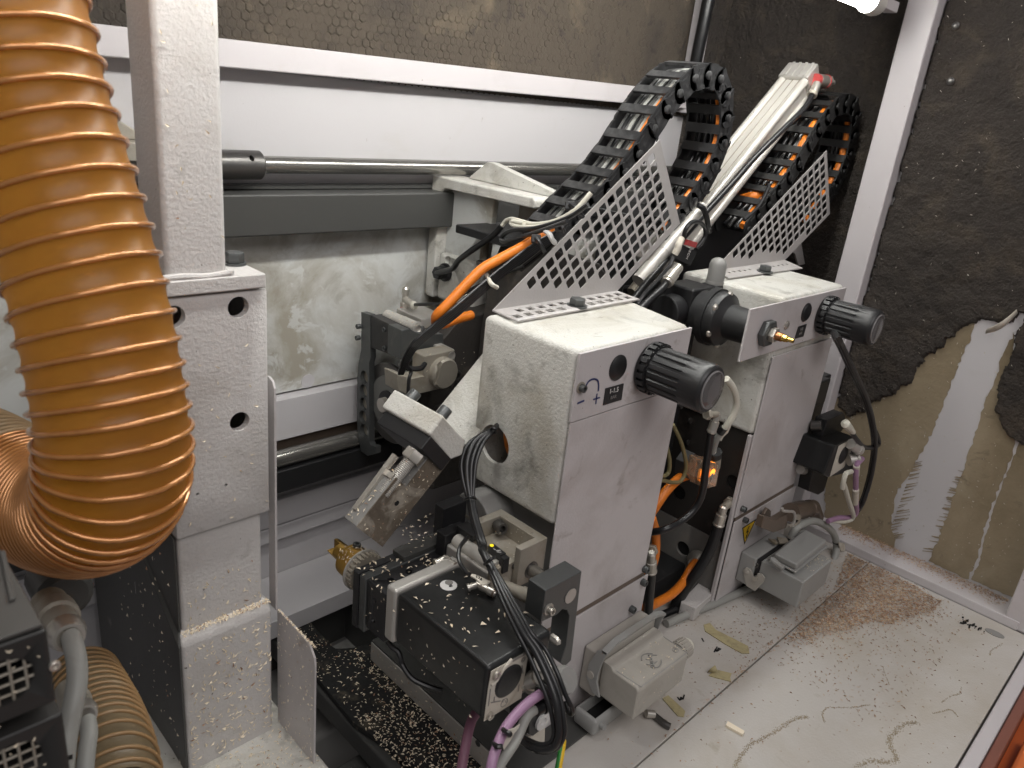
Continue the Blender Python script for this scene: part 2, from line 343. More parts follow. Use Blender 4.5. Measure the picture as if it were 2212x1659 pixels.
g3 = jag(wallp([(1090,760),(1036,925),(1004,1010),(964,1100),(930,1200),(884,1340),(850,1480),(812,1562),(985,1635),(1300,1760),(1300,760)]), .0016, .006, 3)
S(MB().prism(g3, (-.0012,0,0)).build('glue_patch', M['glue'], smooth=0))
# ragged comb strokes of glue reaching into the bare stripe
cmb = MB(); rr = random.Random(5)
for (ax, ay), (bx, by), sgn in (((560,1010),(430,1380),1),((775,1040),(640,1440),-1)):
    for k in range(44):
        q = rr.random(); cx, cy = ax+(bx-ax)*q, ay+(by-ay)*q; ln = rr.uniform(10, 26+38*q)*sgn; w = rr.uniform(1.5, 3.6)
        cmb.prism([at('y8', cx-20*sgn, cy-w, 'x', 1.42), at('y8', cx+ln, cy-w*.3-10, 'x', 1.42), at('y8', cx+ln, cy+w*.3-10, 'x', 1.42), at('y8', cx-20*sgn, cy+w, 'x', 1.42)], (-.0009,0,0))
o = cmb.build('glue_strokes', M['glue'], smooth=0, kind='stuff')
# felt: thick mat with ragged lower edge, bulging surface
def feltmat(pts, seed, name, th=.010):
    from mathutils.noise import noise, fractal
    loop = jag(pts, .003, .008, seed); ys = [p.y for p in loop]; zs = [p.z for p in loop]; g = .0035; b = MB(); idx = {}
    ins = lambda y, z: sum(1 for i in range(len(loop)) if (loop[i].z > z) != (loop[i-1].z > z) and y < (loop[i-1].y-loop[i].y)*(z-loop[i].z)/(loop[i-1].z-loop[i].z)+loop[i].y) % 2 == 1
    cells = [(i, j) for i in range(int((max(ys)-min(ys))/g)+1) for j in range(int((max(zs)-min(zs))/g)+1) if ins(min(ys)+(i+.5)*g, min(zs)+(j+.5)*g)]
    cs = set(cells); quads = []
    for i, j in cells:
        q = []
        for a, c in ((i, j), (i, j+1), (i+1, j+1), (i+1, j)):
            if (a, c) not in idx:
                y, z = min(ys)+a*g, min(zs)+c*g; full = all((a-u, c-w) in cs for u in (0, 1) for w in (0, 1)); d = V((y*1, z*1, seed))
                n = fractal(d*26, 1.0, 2.1, 5)*.0034+noise(d*9)*.0022+abs(noise(d*70))*-.0018
                r_ = random.Random(a*7919+c); yy_, zz_ = y+r_.uniform(-.001,.001), z+r_.uniform(-.001,.001)
                idx[(a, c)] = len(b.v); b.v.append(V((1.4195 if not full else 1.42-th-n*1.0+.001, yy_, zz_)))
            q.append(idx[(a, c)])
        b.f.append(q)
    return S(b.build(name, M['felt'], smooth=60))
F1 = wallp([(150,765),(180,745),(235,795),(310,770),(350,715),(440,695),(480,660),(535,620),(560,575),(605,510),(680,455),(740,390),(830,345),(865,322),(950,350),(1020,338),(1040,300),(1075,300)])
feltmat([V((1.42,.4852,F1[0].z-.02))]+F1+[V((1.42,-.25,F1[-1].z)),V((1.42,-.25,1.1)),V((1.42,.4852,1.1))], 11, 'felt_mat')
F2 = wallp([(1085,290),(1015,410),(990,520),(950,600),(930,680),(930,760),(950,830),(990,890),(1062,925),(1300,960),(1300,290)])
feltmat(F2, 12, 'felt_mat')
feltmat([V((1.42,.534,.02)),V((1.42,.534,1.1)),V((1.42,.915,1.1)),V((1.42,.915,.02))], 13, 'felt_mat')
bpy.data.objects['felt_mat.002'].location.x = .065
S(MB().box((1.392,.906,.0),(1.4845,.9195,1.1)).build('corner_felt', M['felt']))
# curled flap of backing paper at the top of the bare stripe
flp = MB()
for k in range(7):
    a = k/6; p = at('y8', 880+a*150, 395-a*100+math.sin(a*3)*25, 'x', 1.412-.014*math.sin(a*3.1)); q = at('y8', 885+a*140, 375-a*95+math.sin(a*3)*12, 'x', 1.405-.02*math.sin(a*3.1)); flp.v += [p, q]
    if k: flp.f.append([2*k-2, 2*k-1, 2*k+1, 2*k])
fo = flp.build('backing_strip', M['paper']); fo.modifiers.new('s', 'SOLIDIFY').thickness = .001
tag(fo, 'torn curl of pale backing peeling off at the top of the bare wall stripe', 'paper scrap')
for k, px, py in (('z4',1210,490),('z4',1240,155)):
    p = at(k, px, py, 'x', 1.409)
    tag(MB().lathe(p, (-.004,0,0), [(0,.006),(.0015,.0058),(.003,.004),(.0035,.001)], 14).build('rivet', M['dsteel']), ('larger' if px < 1220 else 'smaller upper')+' round rivet head on the dark felt right of the door post', 'rivet')
# gutter and orange frame in the near right corner
S(MB().box((.10,.0475,-.034),(1.361,.0655,-.004)).build('front_rim', M['rail'], bevel=.002))
S(MB().box((.10,.0335,-.08),(1.361,.0472,-.010)).build('front_frame', mat('brown_red_paint', (.22,.085,.06), .4, var=.4), bevel=.002))
S(MB().box((.10,-.2,-.10),(1.361,.033,-.06)).build('front_apron', M['orangep']))
tag(MB().box((1.06,.004,-.0595),(1.16,.020,-.045)).build('frame_bar', mat('bright_orange_paint', (.65,.16,.04), .4), bevel=.002), 'bright orange bar lying in the orange trough at the near right corner', 'bar')
# slotted cover in the bed plate
p = [at('y7', x, y, 'z', 0) for x, y in ((1330,872),(1440,922))]
d = (p[1]-p[0]); n = Z.cross(d).normalized(); c = (p[0]+p[1])/2
slot = [c+d*(.5*math.cos(a))+n*(.0085*math.sin(a)) for a in [2*math.pi*i/20 for i in range(20)]]
o = MB().prism(slot, (0,0,.0008)).build('slot_plug', M['gmid']); tag(o, 'oval grey plug in the bed plate by the right wall sill', 'plug')
sm = MB(); rr = random.Random(9)
for k in range(26):
    q = rr.random(); px, py = 1200+q*120+rr.gauss(0,5), 825+q*50+rr.gauss(0,11); c = at('y7', px, py, 'z', .0004); a = rr.random()*6; s_ = rr.uniform(.0015,.005)
    sm.prism([c+V((math.cos(a+j*1.57)*s_*(1+.5*(j % 2)), math.sin(a+j*1.57)*s_*.5, 0)) for j in range(4)], (0,0,.0003))
sm.build('soot_smudge', M['dark'], smooth=0, kind='stuff')
# ================================================================ LAMP
lt = thing('fluorescent_lamp', 'lit fluorescent tube with white end cap at the top right', 'lamp', (1.29,.552,.93))
ax = V((-1,0,0)); e = at('d', 1882, 4, 'x', 1.28)
MB().cyl(e+V((-.012,0,0)), e+V((-1.1,0,0)), .0135, 20).build('glass_tube', M['tube'], lt)
MB().lathe(e, (.05,0,0), [(-.014,.0145),(-.014,.0175),(.012,.0185),(.02,.017),(.024,.012)], 24).build('end_cap', M['endcap'], lt, smooth=40)
MB().box(e+V((.024,-.01,-.004)), e+V((.085,.012,.012))).build('bracket', M['rail'], lt, bevel=.002)
MB().box(e+V((-1.12,-.02,.020)), e+V((.03,.02,.045))).build('housing', M['rail'], lt, bevel=.003)
# ================================================================ LEFT COLUMN
col = thing('column', 'cream painted steel column with three round holes and a square post on top', 'column', (.278,.66,0))
ub = MB().box((.2315,.62,.3145),(.3245,.74,.5455)).build('upper_box', M['paint'], col, smooth=0, bevel=.0025)
hc = MB()
HO = [('d',375,685),('d',515,664),('d',518,911)]
for k, a, b in HO: c = at(k, a, b, 'y', .62); hc.cyl(c-Y*.01, c+Y*.035, .0098 if b < 900 else .0096, 28)
for a, b in ((1500,1560),(1312,1620)): c = at('y2', a, b, 'y', .62); hc.cyl(c-Y*.01, c+Y*.02, .0016, 12)
cut(ub, MB().box((.236,.6285,.33),(.320,.735,.538)))
cut(ub, hc)
for k, a, b in HO:
    pass
MB().box((.2335,.626,.185),(.3185,.74,.3140)).build('mid_section', M['paint'], col, bevel=.004)
bp = [(.229,.62,.21),(.3165,.62,.21)]
b0 = MB().prism([(.2285,.617,-.02),(.2285,.617,.196),(.2285,.6255,.206),(.2285,.74,.206),(.2285,.74,-.02)], (.0955,0,0)).build('lower_casing', M['paint'], col, bevel=.004, seg=3)
MB().prism([(.20,.50,-.03),(.345,.50,-.03),(.345,.75,-.03),(.20,.75,-.03)], (0,0,.062)).build('foot_flange', M['paint_dirty'], col, bevel=.004)
MB().box((.2335,.6165,.5475),(.3215,.735,.5605)).build('base_plate', M['paint'], col, bevel=.0015)
MB().box((.2365,.622,.5605),(.2885,.674,1.15)).build('square_post', M['paint'], col, bevel=.005, seg=3)
wd = MB().tube([(.234,.6215,.5625),(.250,.6205,.5628),(.270,.6205,.5615),(.2885,.6205,.563),(.291,.623,.5625),(.291,.66,.562)], .0028, 8).build('weld_seam', M['paint'], col)
c = at('d', 507, 571, 'z', .5605)
bo = MB().lathe(c, (0,0,.01), [(0,.0105),(.002,.0105)], 20); bo.hexa(c+Z*.002, c+Z*.0115, .0085); bo.build('hex_bolt', M['gun'], col)
MB().box((.2315,.745,-.03),(.3245,.90,.40)).build('rear_box', M['gdark'], col, bevel=.003)
# dark grey sheet laid on the column's left face to paint its shade
tag(MB().prism([(.2282,.6175,-.05),(.2282,.6175,.1945),(.2325,.6262,.206),(.2325,.6262,.3135),(.2325,.80,.3135),(.2282,.80,-.05)], (-.0025,0,0)).build('side_plate', M['gdark'], bevel=.001), 'dark grey sheet painting the shade on the left flank of the column', 'plate')
f1 = MB().prism([(.3335,.6265,.185),(.3335,.6265,.444),(.3335,.630,.450),(.3335,.636,.4525),(.3335,.6405,.4525),(.3335,.6405,.185)], (.0022,0,0)).build('guard_fin', M['panel'], smooth=0)
tag(f1, 'narrow upright sheet metal strip along the right side of the column', 'sheet metal')
f2 = MB().prism([(.3335,.6235,-.05),(.3335,.6235,.1885),(.3335,.574,.1865),(.3335,.557,.184),(.3335,.548,.174),(.3335,.5465,.165),(.3335,.5455,-.05)], (.0022,0,0)).build('guard_fin', M['panel'], smooth=0)
tag(f2, 'cream sheet metal plate with one rounded corner at the foot of the column', 'sheet metal')
# felt bed around the slot
ring = [(.40,.55,-.03),(.40,.90,-.03),(.56,.90,-.03),(.56,.46,-.03),(.515,.40,-.03),(.445,.50,-.03)]
hole = [V((.493,.8515,-.03)),V((.489,.757,-.03)),V((.491,.749,-.03)),V((.497,.744,-.03)),V((.512,.735,-.03)),V((.535,.729,-.03)),V((.548,.722,-.03)),V((.566,.722,-.03)),V((.566,.8515,-.03))]
fb = MB().prism([(.44,.905,-.031),(.44,.70,-.031),(.435,.62,-.031),(.46,.50,-.031),(.49,.43,-.031),(.53,.40,-.031),(.574,.46,-.031),(.574,.8516,-.031),(.50,.8516,-.031),(.486,.905,-.031)], (0,0,-.008), [[V((h.x,h.y,-.031)) for h in hole]])
S(fb.build('black_felt_bed', M['bfelt'], smooth=0))
MBd = MB().box((.435,.53,-.075),(.45,.90,-.041)).box((.36,.42,-.14),(.50,.62,-.09))
tag(MBd.build('frame_beam', M['gdark'], bevel=.004), 'dark grey machine frame beam below the black felt bed', 'beam')
# ================================================================ AMBER SUCTION HOSE
def translucent(m, k, tint):
    nt = m.node_tree; N = nt.nodes; L = nt.links; b = N['Principled BSDF']; out = N['Material Output']
    t = N.new('ShaderNodeBsdfTranslucent'); t.inputs['Color'].default_value = (*tint, 1); x = N.new('ShaderNodeMixShader'); x.inputs[0].default_value = k
    L.new(b.outputs[0], x.inputs[1]); L.new(t.outputs[0], x.inputs[2]); L.new(x.outputs[0], out.inputs['Surface'])
translucent(M['hose'], .46, (1,.70,.24))
def hosemesh(root, path, R, pitch, m1, m2, n=44, wire=.0019, turn=0, dusty=None):
    P = spline(path, 14); S_ = [0.0]
    for i in range(1, len(P)): S_.append(S_[-1]+(P[i]-P[i-1]).length)
    def loc(s):
        s = min(max(s, 0), S_[-1]); import bisect
        i = min(max(bisect.bisect(S_, s)-1, 0), len(P)-2); return P[i].lerp(P[i+1], (s-S_[i])/max(1e-9, S_[i+1]-S_[i]))
    # phase accumulates turns; pitch may vary along the hose
    ds = .0012; N = int(S_[-1]/ds); ph = turn; u = None; rings = []; wirep = []
    for k in range(N+1):
        s = k*ds; p = loc(s); tn = (loc(s+.004)-loc(s-.004)).normalized()
        if u is None: u = tn.cross(Z).normalized()
        u = (u-tn*u.dot(tn)).normalized(); w = tn.cross(u); ph += ds/pitch(p); rings.append((p, u.copy(), w, ph))
    vs = []; fs = []
    for p, u, w, ph in rings:
        for i in range(n):
            q = i/n; f = (ph-q) % 1; d = min(f, 1-f)           # distance from the rib in turns
            r = R*(1-.045*math.sin(math.pi*d)**.6)
            a = 2*math.pi*q; vs.append(p+u*(r*math.cos(a))+w*(r*math.sin(a)))
    for k in range(len(rings)-1):
        for i in range(n): j = (i+1) % n; fs.append([k*n+i, k*n+j, k*n+n+j, k*n+n+i])
    b = MB(); b.add(vs, fs); ob = b.build('hose_wall', m1, root, smooth=60)
    if dusty:
        ob.data.materials.append(M['hosebeige']); c_ = int(len(rings)*dusty)
        ob.data.polygons.foreach_set('material_index', [1 if k//n > c_+6*math.sin(k % n) else 0 for k in range(len(ob.data.polygons))])
    # helix: follow the crest
    hp = []; k = 0; T = ph0 = rings[0][3]; steps = 40
    t = math.ceil(rings[0][3]*steps)/steps
    while t < rings[-1][3]:
        while k < len(rings)-2 and rings[k+1][3]-(0) < t: k += 1
        p, u, w, f0 = rings[k]; p2, _, _, f1 = rings[k+1]; q = (t-f0)/max(1e-9, f1-f0); a = 2*math.pi*(t % 1)
        hp.append(p.lerp(p2, q)+(u*math.cos(a)+w*math.sin(a))*(R*1.004)); t += 1/steps
    wo = MB().tube(hp, wire, 7, sub=1).build('rib_wire', m2, root, smooth=60)
    if dusty:
        wo.data.materials.append(M['ribbeige']); nf = len(hp)-1; tot = rings[-1][3]-rings[0][3]; cut_ = (rings[int(len(rings)*dusty)][3]-rings[0][3])/tot*nf
        wo.data.polygons.foreach_set('material_index', [1 if k//7 > cut_ else 0 for k in range(len(wo.data.polygons))])
hr = thing('suction_hose', 'amber ribbed suction hose hanging in the left foreground and bending back', 'hose', dep('d', 220, 1000, .5))
hp = [(-150,-600,.43),(-85,-350,.44),(-30,-150,.452),(-12,-60,.458),(25,70,.463),(62,215,.468),(113,370,.474),(163,530,.48),(206,690,.485),(235,840,.49),(249,950,.495),(246,1035,.505),(220,1085,.525),(172,1105,.56),(108,1092,.595),(40,1050,.63),(-40,1000,.66),(-150,950,.70)]
hosemesh(hr, [dep('d', *q) for q in hp], .0467, lambda p: .0178-.0094*max(0, min(1, ((1106+0*p.x, 829.5+FPX*(p-CAM).dot(DN)/wof(p))[1]-700)/330)), M['hose'], M['rib'], dusty=.825)
h2 = thing('dusty_hose', 'dust covered ribbed hose end lying low between column and motor boxes', 'hose', dep('d', 250, 1620, .62))
hosemesh(h2, [dep('d', *q) for q in ((175,1470,.74),(215,1560,.66),(235,1640,.60),(250,1740,.56))], .034, lambda q: .013, M['hosedust'], M['ribdust'], n=32, wire=.0016)
# ================================================================ MOTOR BOXES AT LOWER LEFT
def ventbox(y0, x1, zt, zb, mesh, label, screw=None):
    t = thing('spindle_motor', label, 'motor', (x1-.05, y0+.05, zb), 'boxed motors at the lower left')
    b = MB().box((-.12, y0, zb), (x1, y0+.15, zt)).build('casing', M['boxm'], t, bevel=.0015)
    c = at('y3', *mesh, 'y', y0); r = .0128
    cut(b, MB().cyl(c-Y*.01, c+Y*.02, r, 30))
    MB().cyl(c+Y*.0188, c+Y*.0195, r*.99, 30).build('fan_hole', M['dark'], t)
    g = MB()
    for k in (-1.5,-.5,.5,1.5):
        q = k*.0062; h = math.sqrt(max(0, r*r-q*q))*1.03
        g.tube([c+V((q,.0012,-h)), c+V((q,.0012,h))], .0007, 6, sub=1); g.tube([c+V((-h,.0020,q)), c+V((h,.0020,q))], .0007, 6, sub=1)
    g.build('vent_grille', M['alud'], t)
    if screw: s = at('y3', *screw, 'y', y0); MB().socket(s, -Y, .0026, .002).build('screw', M['steel'], t)
    return t
ventbox(.35, .0677, .4695, .4255, (25,1135), 'upper dark motor box with round fan mesh below the amber hose', (335,1020))
ventbox(.352, .0700, .4150, .3400, (85,1640), 'lower dark motor box with round fan mesh at the photo corner')
o = MB().box((-.12,.352,.4700),(.0665,.498,.4722)); o.prism([at('y3',0,330,'z',.4725),at('y3',35,330,'z',.4725),at('y3',100,620,'z',.4725),at('y3',60,640,'z',.4725)], (0,0,.002))
tag(o.build('cover_sheet', mat('sooty_cover_paint', (.085,.081,.075), .45, var=.3), bevel=.0006), 'mid grey cover sheet on the upper dark motor box', 'cover')
def gland(k, pts, r, label, cable, crad):
    t = thing('cable_gland', label+' brass cable gland', 'cable gland', pts[0], 'cable glands on the motor boxes')
    a, b = pts; d = (b-a)
    MB().lathe(a, d, [(0,r*1.0),(.25,r*1.0),(.27,r*1.15),(.5,r*1.15),(.52,r*.95),(.8,r*.95),(.85,r*.8),(1,r*.62)], 18, True, True).build('gland_body', M['alud'], t)
    MB().lathe(a+d*.80, d*.2, [(0,r*.99),(.4,r*1.0),(1,r*.8)], 18, True, True).build('gland_nut', M['steel'], t)
gland('y3', (dep('y3',300,640,.60), dep('y3',430,855,.55)), .0135, 'upper', None, 0)
gland('y3', (dep('y3',420,1180,.60), dep('y3',535,1335,.555)), .0095, 'lower', None, 0)
gc = [dep('y3', *q) for q in ((425,810,.556),(455,900,.545),(475,1000,.538),(478,1120,.532),(455,1260,.525),(425,1400,.52),(405,1530,.515),(390,1700,.51))]
tag(MB().tube(gc, .0068, 14).build('cable', M['gcable']), 'thick grey cable dropping from the upper gland on the left', 'cable')
gc = [dep('y3', *q) for q in ((525,1310,.565),(545,1380,.555),(552,1450,.548),(540,1540,.542),(525,1700,.535))]
tag(MB().tube(gc, .0058, 14).build('cable', M['gcable']), 'shorter grey cable dropping from the lower gland on the left', 'cable')
tag(MB().tube([dep('y3',358,1575,.505),dep('y3',400,1598,.503),dep('y3',450,1590,.505)], .0016, 6).build('cable_tie', M['rubber']), 'black cable tie round the thick grey cable at the photo bottom left', 'cable tie')
tag(MB().lathe(dep('y3',330,470,.66), dep('y3',410,600,.63)-dep('y3',330,470,.66), [(0,.022),(.9,.022),(1,.017)], 20, True, True).build('round_fitting', M['gdark']), 'dark round fitting tucked under the bend of the amber hose', 'fitting')
# ================================================================ RODS AND RAILS ON THE BACK WALL
rd = thing('guide_rod', 'polished horizontal guide rod with a thick steel collar along the back wall', 'rod', (.4,.89,.62))
MB().cyl((.30,.89,.6205),(1.405,.89,.6235), .0105, 24).build('rod', M['rod'], rd)
ce = at('d', 562, 352, 'y', .89).x
cb = MB().lathe((ce-.14,.89,.6200),(.14,0,.0004), [(0,.0172),(.138,.0172),(.14,.0155)], 32).build('collar', M['dsteel'], rd)
c = at('z1', 1675, 1052, 'y', .874); cut(cb, MB().cyl(c-Y*.01, c+Y*.012, .0032, 16))
tag(MB().box((-.3,.874,.5365),(1.40,.915,.588)).build('slide_beam', M['beam'], bevel=.003), 'dark grey steel slide beam below the polished rod', 'beam')
tag(MB().box((-.3,.905,.5890),(1.40,.9175,.5950)).build('slide_strip', M['gdark'], bevel=.001), 'thin dark strip between rod and grey slide beam', 'strip')
lr = thing('lower_rail', 'shiny round lower rail on a black bar near the bed', 'rail', (.4,.88,.2))
MB().cyl((-.3,.882,.2195),(1.40,.882,.2195), .0125, 24).build('round_rail', M['rod'], lr)
MB().box((-.3,.868,.172),(1.40,.906,.2065)).build('rail_bar', M['black'], lr, bevel=.002)
tag(MB().box((-.3,.9065,.2075),(1.40,.9175,.2385)).build('rail_backing', M['brownc'], bevel=.001), 'brown stained strip behind the lower round rail', 'strip')
c = at('d', 665, 823, 'y', .9118)
tag(MB().cyl(c, c-Y*.0008, .0105, 28).build('wall_plug', M['wallp']), 'flat round plug set in the stained back wall', 'plug')
bk = MB().box((.2,.86,.625),(.335,.9175,.645)); bk.prism([(.2,.88,.645),(.2,.88,.672),(.29,.88,.668),(.33,.88,.645)], (0,.03,0))
tag(bk.build('rear_bracket', M['alud'], bevel=.002), 'small dusty grey bracket behind the square post on the left', 'bracket')
text('L', 'pen_mark', M['marker'], tag(MB().box((.2,.904,.50),(.318,.9118,.6245)).build('rear_cover', M['wallp'], bevel=.001), 'white cover with a pen mark behind the square post', 'cover'), at('d', 283, 374, 'y', .904), X, Z, .012)
# ================================================================ WHITE CAST BRACKET
cb = thing('cast_bracket', 'dusty white cast angle bracket in front of the guide rod', 'bracket', (.76,.80,.44))
XB = .74
MB().prism([(XB,.905,.6095),(XB,.697,.6095),(XB,.692,.605),(XB,.692,.595),(XB,.873,.5935),(XB,.8865,.585),(XB,.8865,.425),(XB,.905,.425)], (.052,0,0)).build('angle_flange', M['paint_dirty'], cb, bevel=.004, seg=3)
MB().prism([(XB+.018,.887,.594),(XB+.018,.788,.594),(XB+.018,.797,.46),(XB+.018,.887,.44)], (.012,0,0)).build('web', M['wall_stain'], cb, bevel=.003)
MB().prism([(XB+.034,.865,.610),(XB+.034,.826,.6385),(XB+.034,.815,.6385),(XB+.034,.665,.612),(XB+.034,.665,.610)], (.014,0,0)).build('stiffening_rib', M['paint_dirty'], cb, bevel=.004, seg=3)
fp = MB().box((XB+.005,.80,.425),(XB+.045,.8845,.497)).build('foot_pad', M['paint_dirty'], cb, bevel=.006, seg=3)
c = at('q2', 285, 1400, 'x', XB+.005); cut(fp, MB().cyl(c-X*.01, c+X*.015, .007, 18))
c = at('q2', 265, 1545, 'x', XB+.004)
gl = thing('rubber_gland', 'black rubber cable gland on the foot of the white cast bracket', 'cable gland', c)
MB().lathe(c, (-.012,0,0), [(0,.014),(.004,.014),(.006,.011),(.012,.010)], 20).build('flange', M['rubber'], gl)
MB().hexa(c-X*.006, c-X*.020, .010).build('hex_nut', M['rubber'], gl)
bc = [c-X*.018, at('q2',345,1500,'x',.712), at('q2',420,1400,'x',.705), at('q2',560,1290,'x',.70), at('q2',750,1160,'x',.70), at('q2',880,1060,'x',.70), at('q2',975,955,'x',.70)]
tag(MB().tube(bc, .0042, 12).build('cable', M['rubber']), 'black sleeved cable rising from the rubber gland on the cast bracket', 'cable')
tag(MB().tube([at('q2',975,955,'x',.70), at('q2',1030,890,'x',.70), at('q2',1110,875,'x',.69), at('q2',1240,910,'x',.68), at('q2',1390,940,'x',.67), at('q2',1640,900,'x',.66), at('q2',1900,760,'x',.66), at('q2',2100,540,'x',.67)], .0029, 10).build('cable', M['wcable']), 'upper off white cable looping beside the orange cable', 'cable')
tag(MB().tube([at('q2',1640,930,'x',.655), at('q2',1400,975,'x',.66), at('q2',1180,970,'x',.67), at('q2',1095,935,'x',.675), at('q2',1110,905,'x',.675), at('q2',1250,930,'x',.67)], .0028, 10).build('cable', M['wcable']), 'lower off white cable making a tight loop under the cast bracket', 'cable')
tag(MB().tube([at('q2',2060,690,'x',.64), at('q2',1800,860,'x',.64), at('q2',1400,985,'x',.65), at('q2',1120,1010,'x',.66), at('q2',1010,1060,'x',.67), at('q2',960,1130,'x',.67), at('q2',1020,1160,'x',.66), at('q2',1250,1090,'x',.65), at('q2',1500,1010,'x',.64), at('q2',1800,900,'x',.63)], .0026, 10).build('cable', M['rubber']), 'black cable looping twice around beside the off white loops', 'cable')
bb = thing('bearing_block', 'beige grey bearing block under the cast bracket arm', 'block', (.83,.80,.42))
MB().box((.785,.715,.40),(.85,.765,.592)).build('block', M['alud'], bb, bevel=.003)
MB().box((.775,.69,.40),(.86,.7145,.515)).build('front_block', M['gmid'], bb, bevel=.003)
sb = thing('threaded_stud', 'upright threaded stud with nut between cast bracket and orange cable', 'bolt', at('q2', 745, 1380, 'x', .72))
a, b = at('q2', 740, 1385, 'x', .72), at('q2', 745, 1150, 'x', .72); b = V((a.x, a.y, b.z))
pr = []
for k in range(28): pr += [(k/28, .0062), ((k+.5)/28, .0053)]
MB().lathe(a, b-a, pr, 14, True, True).build('thread', M['alud'], sb, smooth=50)
MB().hexa(a-Z*.002, a-Z*.008, .010).build('nut', M['dsteel'], sb)
# ================================================================ SAW CARRIAGE
ca = thing('saw_carriage', 'dark dusty saw carriage casting between front box and back rails', 'machine carriage', (.8,.74,.15))
MB().prism([(.735,.66,.16),(.735,.66,.40),(.745,.66,.50),(.765,.66,.545),(.86,.66,.52),(.93,.66,.46),(.93,.66,.16)], (0,.11,0)).build('main_casting', M['cast'], ca, bevel=.006)
MB().prism([(.655,.775,.20),(.655,.775,.385),(.70,.775,.425),(.80,.775,.44),(.80,.775,.20)], (0,.06,0)).build('side_casting', M['cast'], ca, bevel=.005)
MB().box((.66,.762,.165),(.76,.83,.30)).build('lower_casting', M['cast'], ca, bevel=.006)
MB().box((.93,.64,.10),(1.0,.80,.44)).build('rear_casting', M['black'], ca, bevel=.006)
MB().box((.70,.70,.545),(.80,.80,.557)).build('top_plate', M['black'], ca, bevel=.002)
sw = thing('trim_saw', 'saw head with vertical disc blade, black mounting block and perforated lever', 'saw', (.61,.80,.25))
XS = .60
lo = [at('z5', a, b, 'x', XS) for a, b in ((738,578),(795,596),(800,880),(790,915),(792,1440),(800,1462),(833,1472),(833,1518),(780,1532),(737,1502),(722,1430),(710,1300),(712,1010),(722,910),(738,830))]
ho = [circ(at('z5', a, b, 'x', XS), Y, Z, .0095 if i else .0095, 20, .0105) for i, (a, b) in enumerate(((757,1012),(752,1103),(750,1190),(748,1275),(754,1365)))]
MB().prism(lo, (.0095,0,0), ho).build('lever', M['gun'], sw, bevel=.0012)
for h in ho:
    c = sum(h, V())/len(h); MB().cyl(c+X*.0065, c+X*.0072, .0094, 20).build('lever_hole', M['alud'], sw)
q = [at('q1', a, b, 'x', XS+.001) for a, b in ((255,190),(648,382),(638,748),(262,602))]
MB().prism(q, (.034,0,0)).build('mount_block', M['blackm'], sw, bevel=.0015)
for a, b in ((432,372),(600,448),(435,610),(590,690),(130,330),(120,475)):
    c = at('q1', a, b, 'x', XS+(.001 if a > 200 else 0)); MB().socket(c, -X, .0036, .006 if a < 200 else .0022).build('screw', M['gun'], sw)
dc = at('z5', 930, 1182, 'x', XS+.012); 
MB().lathe(dc-X*.002, (.005,0,0), [(0,.0588),(.0018,.0600),(.0032,.0600),(.005,.0588)], 64).build('saw_disc', M['dsteel'], sw)
MB().lathe(dc-X*.004, (.003,0,0), [(0,.0405),(.002,.0412)], 48).build('disc_body', mat('grey_disc', (.20,.20,.19), .5, .2, var=.3), sw)
MB().lathe(dc-X*.0065, (.003,0,0), [(0,.0195),(.0025,.0195)], 32).build('hub_ring', M['black'], sw)
pr = [(.014,.0105)]
for k in range(5): pr += [(.014-k*.002-.001, .0085), (.014-k*.002-.002, .0105)]
MB().lathe(dc-X*.0195, (1,0,0), pr[::-1], 22).build('arbor_nut', M['steel'], sw)
YS = .728
fr = [at('q1', a, b, 'y', YS) for a, b in ((935,712),(1330,632),(1328,1000),(1215,1105),(762,1212),(715,1180),(720,1010),(932,965))]
MB().prism(fr, (0,.026,0)).build('front_block', M['alud'], sw, bevel=.002)
MB().prism([at('q1', a, b, 'y', YS+.002) for a, b in ((600,935),(722,970),(762,1210),(612,1160))], (0,.03,0)).build('front_lug', M['alud'], sw, bevel=.002)
MB().prism([at('q1', a, b, 'y', YS+.026) for a, b in ((1090,580),(1185,560),(1330,630),(1330,760),(1090,780))], (0,.03,0)).build('rear_lug', M['alu'], sw, bevel=.002)
c = at('q1', 1150, 905, 'y', YS)
k_ = MB().lathe(c, (0,-.012,0), [(0,.0215),(.009,.0215),(.012,.0195)], 30).build('slotted_knob', M['alud'], sw)
cut(k_, MB().obox(c+V((-.026,-.014,-.030)), (.012,0,.052), (.0052,0,-.0012), (0,.006,0)))
for a, b, big in ((1285,705,0),(1282,812,0),(1298,935,1),(1285,1055,1)):
    c = at('q1', a, b, 'y', YS-.0005)
    if big: MB().socket(c, -Y, .0085, .010).build('screw', M['dsteel'], sw)
    else: MB().lathe(c, -Y, [(0,.0062),(.0006,.0062),(.0006,.0045),(-.004,.0042)], 18).build('counterbore', M['alu'], sw)
MB().prism([at('q1', a, b, 'x', .645) for a, b in ((585,100),(895,240),(890,370),(585,220))], (.045,0,0)).build('air_block', M['alu'], sw, bevel=.0015)
MB().cyl(at('q1', 470, 195, 'x', .625), at('q1', 850, 355, 'x', .625), .0085, 20).build('air_cylinder', M['cylm'], sw)
c = at('q1', 852, 358, 'x', .625); MB().lathe(c, -Y, [(-.002,.0095),(.003,.0095),(.0032,.005),(.0005,.0045)], 20).build('cylinder_end', M['alu'], sw)
MB().prism([at('q1', a, b, 'x', .637) for a, b in ((420,190),(900,420),(890,640),(640,560))], (.03,0,0)).build('brass_plate', mat('ochre_plate', (.33,.22,.08), .45, .5, var=.4), sw, bevel=.001)
